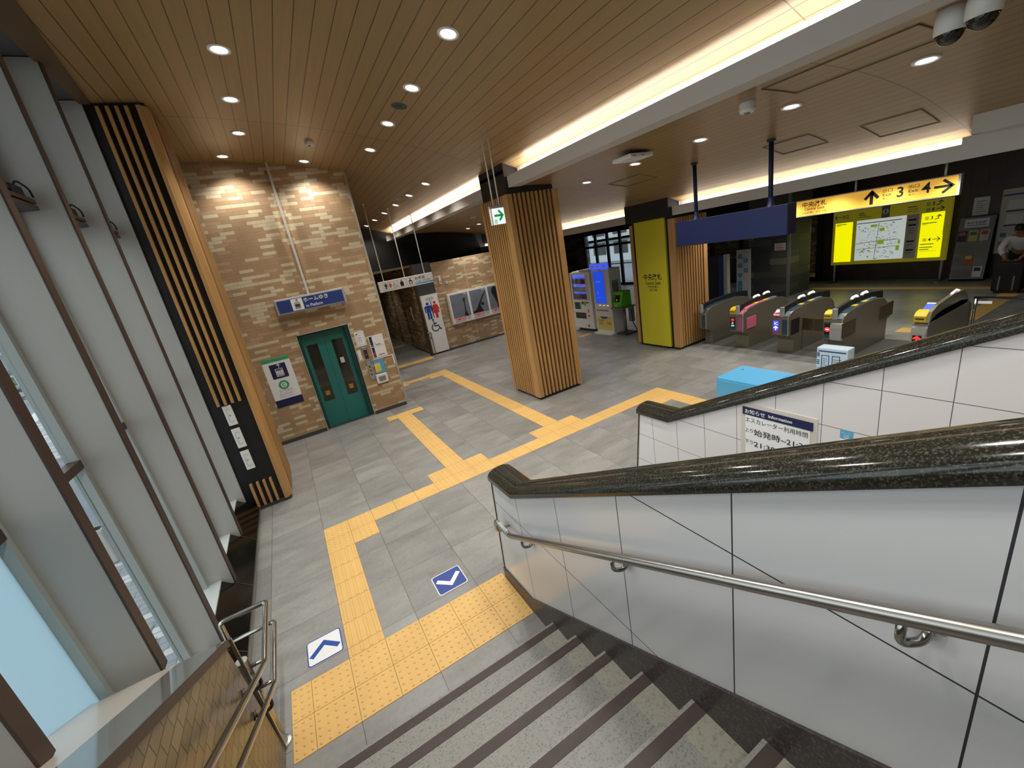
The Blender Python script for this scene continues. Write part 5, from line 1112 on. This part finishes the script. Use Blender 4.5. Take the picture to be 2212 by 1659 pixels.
def bottle(x, y, z, m, lab, grp, kind):
    t = thing('drink_bottle' if kind else 'drink_can', lab, 'drink', (x, y, z), grp)
    if kind: MB().lathe([(.0005, 0), (.0225, 0), (.0235, .02), (.0235, .09), (.018, .12), (.010, .14), (.010, .155)], (x, y, z), 10).build('body', m, t, smooth=True); MB().lathe([(.011, .15), (.011, .165), (.0005, .165)], (x, y, z), 8).build('cap', 'paper', t)
    else: MB().lathe([(.0005, 0), (.022, 0), (.0245, .008), (.0245, .115), (.021, .125), (.0005, .125)], (x, y, z), 10).build('body', m, t, smooth=True); MB().lathe([(.0005, .126), (.018, .126), (.020, .124)], (x, y, z), 8).build('lid', 'steel', t)
for r_, z in enumerate((1.54, 1.30, 1.06)):
    nm = ('top', 'middle', 'bottom')[r_]
    for k in range(11): bottle(X0 - .031, 7.31 + .06 * k, z + .0005, cols[(k * 3 + r_ * 2) % 8] if k > 4 else ('red' if r_ == 0 else 'offwhite' if r_ == 1 else 'silh'), 'small drink on the %s lit shelf of the white vending machine' % nm, 'drinks on the %s vending shelf' % nm, r_ != 1)
t = thing('battery_kiosk', 'slim white battery kiosk with a tall blue screen and lit blue header', 'kiosk', (9.2, 6.56, 0))
MB().box(8.98, 9.42, 6.17, 6.93, .05, 1.92).build('body', 'white', t, bevel=.012); MB().box(8.86, 9.44, 6.16, 6.95, 0, .05).build('base', 'white', t, bevel=.006); pl = FX(8.98)
MB().rect(pl, -6.86, -6.36, .92, 1.88, 0, .008).build('screen_bezel', 'offwhite', t); MB().rect(pl, -6.84, -6.38, .94, 1.865, .008, .011).build('screen', 'screen', t); bars(t, pl, [(-6.75, -6.55, 1.55, .05), (-6.72, -6.68, 1.2, .10), (-6.75, -6.66, 1.08, .03), (-6.62, -6.58, 1.1, .03), (-6.5, -6.46, 1.1, .03)], 'kiosk_sign', .012)
for k in range(3): MB().rect(pl, -6.72 + .17 * k, -6.64 + .17 * k, .865, .88, 0, .006).build('battery_slot', 'lamp_soft', t)
bars(t, pl, [(-6.78, -6.33, .70, .035)], 'greyink', .004); MB().disc(pl, (-6.82, .717), .025, 0, .004, 14).build('blue_mark', 'royal', t)
MB().rect(pl, -6.88, -6.22, .12, .53, 0, .004).build('price_card', 'amber_tile', t); MB().poly(pl, [(-6.74, .53), (-6.38, .53), (-6.42, .49), (-6.49, .465), (-6.56, .46), (-6.63, .465), (-6.70, .49)], .004, .006).build('blue_arc', 'royal', t); text(t, pl, '¥165', -6.44, .29, .075, 'red', w=.19, off=.006, bold=.02)
bars(t, pl, [(-6.82, -6.68, .40, .025), (-6.82, -6.62, .33, .02), (-6.82, -6.64, .28, .02)], 'greyink', .006); bars(t, pl, [(-6.67, -6.58, .40, .03)], 'red', .006)
hd = MB().box(8.93, 9.02, 6.18, 6.93, 1.935, 2.10).build('lit_header', 'kiosk_sign', t, bevel=.01); pl = FX(8.93)
for a in (-6.80, -6.28): MB().disc(pl, (a, 2.02), .04, 0, .003, 16).build('white_ring', 'paper', hd)
bars(hd, pl, [(-6.70, -6.50, 2.01, .02)], 'paper', .003); MB().box(8.96, 9.0, 6.5, 6.6, 1.915, 1.94).build('header_bracket', 'grey', t)
pl = PL((0, 6.17, 0), (1, 0, 0), (0, 0, 1)); MB().rect(pl, 9.06, 9.30, 1.25, 1.55, 0, .004).build('side_card', 'grey', t); MB().rect(pl, 9.06, 9.30, 1.50, 1.58, .004, .006).build('side_card_head', 'lblue', t)
t = thing('phone_stand', 'grey pedestal stand with tray under the green payphone', 'stand', (9.22, 5.94, 0))
MB().box(9.03, 9.48, 5.74, 6.14, 0, .045).build('base', 'dgrey', t, bevel=.008); MB().tube([(9.22, 5.94, .045), (9.22, 5.94, .79)], .045, 16).build('column', 'grey', t, smooth=True); MB().hexa([(8.92, 5.70, .79), (9.42, 5.70, .79), (9.42, 6.15, .79), (8.92, 6.15, .79)], [(8.90, 5.68, .825), (9.44, 5.68, .825), (9.44, 6.155, .825), (8.90, 6.155, .825)]).build('tray', 'grey', t)
MB().box(9.32, 9.42, 5.74, 5.88, .35, .78).build('meter_box', 'grey', t, bevel=.006); MB().bent([(9.32, 5.75, .7), (9.27, 5.69, .35), (9.32, 5.63, .2), (9.42, 5.67, .03)], .012, .1, 8).build('cable', 'blackmat', t, smooth=True)
t = thing('payphone', 'bright green payphone with keypad and handset on a grey stand', 'payphone', (9.16, 5.92, .83))
MB().prism([(8.97, .828), (8.97, .95), (9.05, 1.20), (9.09, 1.265), (9.36, 1.265), (9.38, .828)], 'y', 5.77, 6.08).build('body', 'pgreen', t, bevel=.015)
pp = PL((8.969, 0, .95), (0, -1, 0), (.08, 0, .25)); MB().rect(pp, -6.04, -5.84, .03, .23, 0, .004).build('keypad_plate', 'blackmat', t); MB().rect(pp, -5.98, -5.93, .06, .12, .004, .006).build('keypad', 'paper', t); MB().rect(FX(8.97), -5.85, -5.82, .86, .91, 0, .004).build('coin_slot', 'ink', t); MB().rect(FX(8.97), -6.04, -5.95, .87, .89, 0, .004).build('label_plate', 'paper', t)
MB().bent([(9.01, 6.105, .92), (8.96, 6.125, .97), (9.0, 6.125, 1.12), (9.07, 6.105, 1.16)], .024, .05, 10).build('handset', 'pgreen', t, smooth=True)
# parked pushchair-like frame at the edge of the yellow column: grey covered bicycle
t = thing('parked_bicycle', 'parked bicycle half hidden behind the yellow column', 'bicycle', (9.95, 5.25, 0))
for y in (4.98, 5.95):
    b = MB(); n = 28; b.tube([(10.0, y + .30 * math.cos(2 * math.pi * k / n), .31 + .30 * math.sin(2 * math.pi * k / n)) for k in range(n + 1)], .022, 8, False); w_ = b.build('wheel', 'blackmat', t, smooth=True)
    MB().tube([(9.96, y, .31), (10.04, y, .31)], .03, 10).build('hub', 'steel', w_)
    b = MB()
    for k in range(12): b.tube([(10.0, y, .31), (10.0, y + .29 * math.cos(k * math.pi / 6), .31 + .29 * math.sin(k * math.pi / 6))], .003, 4)
    b.build('spokes', 'steel', w_)
MB().tube([(10.0, 5.95, .31), (10.0, 5.72, .80), (10.0, 5.35, .35), (10.0, 5.30, .75), (10.0, 5.74, .72)], .018, 8).tube([(10.0, 5.35, .35), (10.0, 4.98, .31), (10.0, 5.28, .72)], .014, 8).build('frame', 'dgrey', t, smooth=True)
MB().box(9.93, 10.07, 5.17, 5.40, .80, .86).build('saddle', 'blackmat', t, bevel=.02); MB().bent([(9.75, 5.62, .98), (9.9, 5.72, .96), (10.0, 5.74, .86), (10.1, 5.72, .96), (10.25, 5.62, .98)], .012, .05, 8).build('handlebar', 'steel', t, smooth=True); MB().box(9.86, 10.14, 5.78, 6.0, .78, .98).build('basket', 'grey', t, bevel=.02); MB().blob((10.0, 5.88, 1.0), (.16, .13, .07), 12, 8).build('rain_cover', 'offwhite', t, smooth=True)

# ================================================================ BLUE CABINETS AND CARTON
t = thing('blue_cabinet', 'sky blue metal cabinet standing left, nearest the tactile strip', 'cabinet', (6.78, .585, 0))
def cabinet(t, y0, y1):
    MB().box(6.44, 7.12, y0, y1, 0, .42).build('body', 'cyanbox', t, bevel=.004); MB().rect(FX(6.44), -y1 + .025, -y0 - .025, .02, .385, 0, .006).build('front_panel', 'cyanbox', t, bevel=.002)
    for x in (6.95,): MB().disc(PL((0, 0, .42), (1, 0, 0), (0, 1, 0)), (x, y1 - .12), .012, 0, .004, 12).build('lock', 'ink', t)
cabinet(t, .192, .985)
t = thing('blue_cabinet', 'sky blue metal cabinet standing right under the white printed carton', 'cabinet', (6.78, -.215, 0)); cabinet(t, -.62, .186)
t = thing('printed_carton', 'pale blue printed carton with barred columns standing on the right blue cabinet', 'carton', (6.87, -.46, .42)); y0, y1 = -.655, -.29
MB().box(6.80, 6.97, y0 - .0, y1, .421, .985).build('carton_body', 'pale_blue' if 'pale_blue' in M else 'paper', t, bevel=.01); pl = FX(6.80)
MB().rect(pl, -y1 + .02, -y0 - .02, .93, .945, 0, .002).build('navy_rule', 'navy', t); b = MB()
for a in (.065, .19): b.stroke(pl, [(-y1 + a, .60), (-y1 + a, .88), (-y1 + a + .085, .88), (-y1 + a + .085, .60)], .008, 0, .002)
b.stroke(pl, [(-y1, .70), (-y0, .70)], .004, 0, .002); b.build('outline', 'navy', t); bars(t, pl, [(-y1 + .008, -y1 + .04, z, .012) for z in (.90, .88, .86, .80, .775, .75, .66, .63)], 'navy', .002); pl_text_lines(t, pl, -y1 + .075, -y1 + .14, [.62 + .03 * k for k in range(8)], .008, 'greyink', .002); pl_text_lines(t, pl, -y1 + .20, -y1 + .34, [.62 + .03 * k for k in range(8)], .008, 'greyink', .002)

# ================================================================ NOTICE AND STICKER ON THE ESCALATOR WALL
t = thing('information_notice', 'white notice お知らせ Information with escalator hours 21:30 under a navy band', 'notice', (3.54, -1.605, 1.0)); pl = FX(3.55)
MB().rect(pl, 1.338, 1.878, .95, 1.562, 0, .006).build('backing', 'offwhite', t, bevel=.002); MB().rect(pl, 1.375, 1.835, .99, 1.47, .006, .009).build('sheet', 'paper', t); MB().rect(pl, 1.355, 1.852, 1.465, 1.528, .006, .011).build('navy_band', 'navy', t)
text(t, pl, 'お知らせ', 1.375, 1.477, .038, 'paper', w=.155, off=.013, bold=.01); text(t, pl, 'Information', 1.555, 1.484, .026, 'paper', w=.165, off=.013, bold=.014)
text(t, pl, 'エスカレーター利用時間', 1.378, 1.405, .042, 'ink', w=.445, off=.011); text(t, pl, '上り', 1.372, 1.32, .034, 'ink', w=.065, off=.011); text(t, pl, '始発時~21:30', 1.445, 1.305, .055, 'ink', w=.385, off=.011, bold=.008)
text(t, pl, '下り', 1.372, 1.22, .034, 'ink', w=.065, off=.011); text(t, pl, '21:30~終車', 1.445, 1.205, .055, 'ink', w=.355, off=.011, bold=.008)
bars(t, pl, [(1.40, 1.80, 1.10 - .035 * k, .012) for k in range(3)], 'greyink', .011)
t = thing('teal_sticker', 'small teal antivirus sticker 抗ウイルス on the white escalator wall', 'sticker', (3.545, -2.042, 1.455)); MB().rrect(pl, 2.007, 2.078, 1.455, 1.53, .004, 0, .002).build('sheet', 'lblue', t); MB().rect(pl, 2.007, 2.078, 1.455, 1.467, .002, .003).build('white_foot', 'paper', t)
text(t, pl, '抗ウイルス', 2.0425, 1.506, .012, 'paper', align='c', w=.056, off=.004); text(t, pl, '抗菌', 2.0425, 1.485, .014, 'paper', align='c', w=.03, off=.004); MB().rect(pl, 2.03, 2.055, 1.475, 1.479, .002, .003).build('white_rule', 'paper', t)

# ================================================================ HANDRAILS
t = thing('stair_handrail', 'long steel handrail on the white stair wall with curved brackets', 'handrail', (1.74, -3.0, 0)); s = .5135
hz = lambda y: .838 + s * (-.59 - y)
MB().bent([(1.79, -.335, .735), (1.725, -.335, .735), (1.72, -.335, .84), (1.72, -.59, .838), (1.72, -5.85, hz(-5.85))], .0215, .035, 16).build('rail', 'steel', t, smooth=True)
for y in (-.80, -1.865, -2.93, -4.0, -5.06):
    z = hz(y); MB().bent([(1.72, y, z - .015), (1.72, y, z - .085), (1.765, y - .03, z - .085), (1.798, y - .03, z - .055)], .011, .05, 10).build('bracket', 'tube', t, smooth=True); MB().tube([(1.790, y - .03, z - .057), (1.799, y - .03, z - .052)], .03, 16).build('wall_plate', 'tube', t)
MB().bent([(1.72, -.42, .823), (1.76, -.42, .80), (1.798, -.42, .80)], .009, .03, 8).build('bracket', 'tube', t, smooth=True)
b = MB(); b.hexa([(1.706, -.55, .858), (1.734, -.55, .858), (1.734, -.40, .8585), (1.706, -.40, .8585)], [(1.710, -.55, .8615), (1.730, -.55, .8615), (1.730, -.40, .862), (1.710, -.40, .862)]); b.build('braille_plate', 'alu_light', t)
b = MB()
for k in range(9): b.blob((1.716 + .008 * (k % 2), -.53 + .013 * k, .862), .0022, 6, 4)
b.build('braille_dots', 'greyink', t)
t = thing('parapet_handrail', 'double steel tube handrail looping round the end of the brown tiled parapet', 'handrail', (-.10, -1.5, 0))
for z, dy in ((.725, 0), (.535, 0)):
    e = -5.85; MB().bent([(-.42, .21, 0 if z > .6 else z), (-.42, .21, z), (-.10, .21, z), (-.10, -.435, z), (-.10, e, z + s * (-.435 - e))] if z > .6 else [(-.42, .195, z), (-.10, .195, z), (-.10, -.435, z), (-.10, e, z + s * (-.435 - e))], .019 if z > .6 else .0165, .035, 14).build('upper_rail' if z > .6 else 'lower_rail', 'tube', t, smooth=True)
    MB().tube([(-.10, -.395, z - .002), (-.215, -.392, z - .002)], .013, 10).build('stub', 'tube', t, smooth=True)
    for y in (-.62, -1.7, -2.8):
        zz = z + s * (-.435 - y); MB().bent([(-.10, y, zz - .01), (-.10, y, zz - .075), (-.16, y - .02, zz - .075), (-.199, y - .02, zz - .05)], .011, .05, 10).build('bracket', 'bronze', t, smooth=True); MB().tube([(-.199, y - .02, zz - .05), (-.190, y - .02, zz - .053)], .028, 14).build('wall_plate', 'bronze', t)
MB().tube([(-.215, -.392, 0), (-.215, -.392, .795)], .036, 20).build('post', 'tube', t, smooth=True); MB().lathe([(.0005, .004), (.030, .003), (.036, 0)], (-.215, -.392, .795), 20).build('post_cap', 'alu', t); MB().lathe([(.055, 0), (.055, .008), (.036, .012)], (-.215, -.392, 0), 20).build('post_flange', 'steel', t)

# ================================================================ FLOOR STICKERS
def floor_sticker(lab, x0, x1, y0, y1, base, edge, mark, up):
    t = thing('floor_sticker', lab, 'floor sticker', ((x0 + x1) / 2, (y0 + y1) / 2, 0)); pl = FLOORP; e = .009
    MB().rrect(pl, x0, x1, y0, y1, .028, .0002, .0014).build('edge', edge, t); MB().rrect(pl, x0 + e, x1 - e, y0 + e, y1 - e, .022, .0014, .0018).build('sheet', base, t)
    c = (x0 + x1) / 2; m = (y0 + y1) / 2; d = .055 if up else -.055
    MB().stroke(pl, [(c - .115, m - d), (c, m + d), (c + .115, m - d)], .046, .0018, .0022).build('chevron', mark, t)
M['sticker_blue'] = mat('sticker_blue', rgb(36, 68, 146), .45, noise=((5, 5, 5), .06))
floor_sticker('blue floor sticker with a white downward chevron', 1.17, 1.472, .125, .408, 'sticker_blue', 'paper', 'paper', False)
floor_sticker('white floor sticker with a blue upward chevron', -.014, .276, .13, .415, 'paper', 'royal', 'royal', True)

# ================================================================ OUTSIDE THE WINDOWS
struct(MB().box(-60, -.87, -40, 5.2, -.12, -.02).build('pavement', 'pavers')); struct(MB().box(-60, -1.31, 5.2, 11.2, -.12, -.06).build('road', 'asphalt'))
struct(MB().box(-60, -1.31, 11.2, 18.2, -.12, -.02).build('pavement', 'pavers')); struct(MB().box(-70, -1.31, 18.2, 140, -.12, -.06).build('road', 'asphalt'))
struct(MB().box(-60, -1.31, 5.05, 5.22, -.12, .0).build('kerb', 'concrete')); struct(MB().box(-60, -1.31, 11.1, 11.28, -.12, .0).build('kerb', 'concrete')); struct(MB().box(-60, -1.31, 18.1, 18.28, -.12, .0).build('kerb', 'concrete'))
b = MB()
for k in range(6): b.hexa([(-6.9 - 1.1 * k, 18.9, -.06), (-6.4 - 1.1 * k, 18.9, -.06), (-7.2 - 1.1 * k, 22.5, -.06), (-7.7 - 1.1 * k, 22.5, -.06)], [(-6.9 - 1.1 * k, 18.9, -.052), (-6.4 - 1.1 * k, 18.9, -.052), (-7.2 - 1.1 * k, 22.5, -.052), (-7.7 - 1.1 * k, 22.5, -.052)])
struct(b.build('road_marking', 'road_white'))
t = thing('bollard', 'pale concrete bollard on the pavement outside the second window bay', 'bollard', (-2.3, 3.75, -.02)); MB().box(-2.42, -2.18, 3.66, 3.84, -.02, .50).build('post', 'concrete', t, bevel=.02); MB().box(-2.43, -2.17, 3.65, 3.85, .46, .50).build('cap', 'concrete', t, bevel=.01)
t = thing('oleander_shrub', 'leafy green shrub just outside the window above the parapet sill', 'shrub', (-1.25, .62, -.02)); rr = random.Random(5); fo = MB(); st = MB()
for k in range(11):
    a = rr.uniform(0, 6.28); L = rr.uniform(.45, .80); base = Vector((-1.25 + rr.uniform(-.08, .08), .62 + rr.uniform(-.10, .10), -.02)); d = Vector((math.cos(a) * .28, math.sin(a) * .34, 1)).normalized(); st.tube([base, base + d * L], .006, 5)
    for j in range(15):
        p = base + d * L * (.2 + .8 * j / 15); az = j * 2.4 + k; n = (Vector((math.cos(az), math.sin(az), .75))).normalized(); w = n.cross(Vector((0, 0, 1))).normalized() * .016; q = p + n * rr.uniform(.10, .16); mid = (p + q) / 2 + Vector((0, 0, .012)); i = len(fo.v); fo.v += [tuple(p), tuple(mid + w), tuple(q), tuple(mid - w)]; fo.f.append((i, i + 1, i + 2, i + 3))
fo.build('foliage', 'leaf', t); st.build('stem', 'bark', t)
t = thing('motorcycle', 'dark motorcycle parked across the road seen through the window', 'motorcycle', (-11.3, 25.4, -.06)); ux, uy = .95, .31
def MP(a, h, w=0): return (-11.4 + a * ux - w * uy, 25.3 + a * uy + w * ux, -.06 + h)
for a in (-.75, .75):
    b = MB(); n = 24; b.tube([MP(a + .30 * math.cos(2 * math.pi * k / n), .32 + .30 * math.sin(2 * math.pi * k / n)) for k in range(n + 1)], .05, 8, False); w_ = b.build('wheel', 'blackmat', t, smooth=True); MB().tube([MP(a, .32, -.07), MP(a, .32, .07)], .07, 12).build('hub', 'steel', w_)
MB().tube([MP(-.75, .32), MP(-.48, .85), MP(-.40, 1.02)], .035, 8).build('fork', 'steel', t); MB().tube([MP(-.45, .80), MP(-.1, .45), MP(.3, .40), MP(.75, .32)], .04, 8).tube([MP(-.45, .82), MP(.45, .66)], .04, 8).build('frame', 'dgrey', t)
MB().blob(MP(-.18, .80), (.28, .17, .14), 14, 9).build('fuel_tank', 'navy', t, smooth=True); MB().blob(MP(.36, .80), (.40, .16, .07), 14, 8).build('seat', 'blackmat', t, smooth=True); MB().blob(MP(-.02, .45), (.2, .16, .18), 12, 8).build('engine', 'steel', t, smooth=True)
MB().tube([MP(.0, .30, .14), MP(.8, .34, .14)], .045, 10).build('exhaust', 'tube', t, smooth=True); MB().tube([MP(-.36, 1.06, -.36), MP(-.40, 1.04, 0), MP(-.36, 1.06, .36)], .014, 8).build('handlebar', 'steel', t); MB().blob(MP(-.58, .92), .09, 12, 8).build('headlamp', 'white', t, smooth=True); MB().box(-10.95, -10.6, 25.35, 25.7, .82, 1.05).build('top_box', 'dgrey', t, bevel=.03)
t = thing('road_sign', 'round blue road sign on a grey post across the pavement', 'road sign', (-9.5, 20.3, -.06))
px = lambda x, y: None
MB().tube([(-9.5, 20.3, -.06), (-9.5, 20.3, 2.85)], .04, 10).build('post', 'grey', t, smooth=True); sp = PL((-9.5, 20.25, 2.35), (.92, .39, 0), (0, 0, 1)); MB().disc(sp, (0, .1), .30, 0, .02).build('disc', 'royal', t); b = MB(); arrow(b, sp, (0, .1), .3, 100, .07, .026, .4); b.build('arrow', 'paper', t); MB().rect(sp, -.28, .28, -.5, -.25, 0, .02).build('plate', 'paper', t)
for k, (x, y, h, r_, lab) in enumerate(((-20, 42, 8.5, 3.0, 'bushy green street tree beyond the road, left of the blue sign'), (-14.0, 45, 3.2, 1.1, 'low round shrub tree by the far guard rail'), (-26, 48, 9.5, 3.4, 'broad green street tree at the left edge of the window view'))):
    t = thing('street_tree', lab, 'tree', (x, y, -.06), 'trees across the road'); rr = random.Random(k + 2); fo = MB()
    MB().tube([(x, y, -.06), (x + .1, y, h * .6)], [.22, .12] if r_ > 2 else [.08, .05], 8).build('trunk', 'bark', t)
    for j in range(1500 if r_ > 2 else 500):
        while True:
            p = Vector((rr.uniform(-1, 1), rr.uniform(-1, 1), rr.uniform(-1, 1)))
            if p.length < 1: break
        c = Vector((x, y, h * .68)) + Vector((p.x * r_, p.y * r_, p.z * h * .34)); s_ = rr.uniform(.16, .34) * (1 if r_ > 2 else .5); a = Vector((rr.uniform(-1, 1), rr.uniform(-1, 1), rr.uniform(-1, 1))).normalized(); w = a.orthogonal().normalized() * s_ * .6; i = len(fo.v); fo.v += [tuple(c - a * s_), tuple(c + w), tuple(c + a * s_), tuple(c - w)]; fo.f.append((i, i + 1, i + 2, i + 3))
    fo.build('crown', 'leaf_d', t)
t = thing('apartment_tower', 'mauve apartment block with white balconies far across the road', 'building', (-21, 66, 0)); MB().box(-30, -16.0, 62, 74, 0, 6.9).build('wall', 'building', t); b = MB(); w2 = MB()
for k in range(6): w2.box(-29.9, -16.1, 61.3, 62.0, 1.9 + .9 * k - .12, 1.9 + .9 * k + .16)
for k in range(13): w2.box(-30 + 1.16 * k - .08, -30 + 1.16 * k + .08, 61.3, 62, 0, 6.9)
w2.build('balconies', 'paper', t)
for k in range(6):
    for j in range(12): b.box(-29.7 + 1.16 * j, -29.0 + 1.16 * j, 61.9, 62, 2.1 + .9 * k, 2.6 + .9 * k)
b.build('windows', 'dgrey', t); MB().box(-26, -22, 64, 70, 6.9, 7.6).build('roof_house', 'paper', t)
t = thing('pale_house', 'low pale building wall before the far tower', 'building', (-14, 50, 0)); MB().box(-20, -11.8, 49, 58, -.06, 2.3).build('wall', 'wall_pale', t); MB().box(-20.2, -11.6, 48.8, 58.2, 2.3, 2.45).build('roof', 'concrete', t); MB().box(-17.0, -16.2, 48.97, 49, .6, 1.6).build('window', 'dgrey', t)
t = thing('guard_rail', 'white pedestrian guard rail along the far kerb', 'fence', (-14, 37, -.06)); b = MB(); b.box(-30, -4, 36.98, 37.02, .74, .80).box(-30, -4, 36.98, 37.02, .05, .10); b.build('rails', 'paper', t); b = MB()
for k in range(90): b.box(-30 + .29 * k, -29.97 + .29 * k, 36.985, 37.015, .1, .75)
b.build('balusters', 'paper', t)
t = thing('clipped_hedge', 'low clipped hedge behind the white guard rail', 'hedge', (-16, 38.4, -.06)); b = MB(); rr = random.Random(9)
for k in range(4200):
    c = Vector((rr.uniform(-32, -4), rr.uniform(37.8, 39.0), rr.uniform(0, .95))); s_ = rr.uniform(.08, .16); a = Vector((rr.uniform(-1, 1), rr.uniform(-1, 1), rr.uniform(-1, 1))).normalized(); w = a.orthogonal().normalized() * s_ * .6; i = len(b.v); b.v += [tuple(c - a * s_), tuple(c + w), tuple(c + a * s_), tuple(c - w)]; b.f.append((i, i + 1, i + 2, i + 3))
b.build('foliage', 'leaf', t); MB().box(-32, -4, 38.0, 38.8, -.06, .7).build('core', 'leaf', t)
# street beyond the far hall windows
struct(MB().box(17.3, 60, -10, 60, -.3, -.08).build('road', 'asphalt'))
t = thing('shop_building', 'pale street building seen through the far black framed windows', 'building', (32, 30, 0)); MB().box(30, 36, 14, 46, -.08, 9).build('wall', 'wall_pale', t); b = MB(); c = MB()
for k in range(10):
    for z in (.6, 2.4, 4.2): b.box(29.94, 30, 15 + 3 * k, 16.8 + 3 * k, z, z + 1.1)
    c.box(29.5, 30, 14, 46, 1.9, 2.1)
b.build('windows', 'dgrey', t); c.build('balcony', 'concrete', t)
t = thing('street_column', 'round tan column standing outside the far windows', 'column', (18.6, 13.9, -.08)); MB().tube([(18.6, 13.9, -.08), (18.6, 13.9, 3.4)], .5, 20).build('shaft', 'skirt', t, smooth=True); MB().box(18.0, 19.2, 13.3, 14.5, 3.3, 3.5).build('capital', 'concrete', t)
t = thing('street_railing', 'dark railing outside the far windows', 'railing', (18.2, 14.5, -.08)); b = MB().tube([(18.2, 12.5, 1.0), (18.2, 17, 1.0)], .03, 8)
for k in range(4): b.tube([(18.2, 12.5 + 1.5 * k, -.08), (18.2, 12.5 + 1.5 * k, 1.0)], .03, 8)
b.build('rail', 'bronze', t)
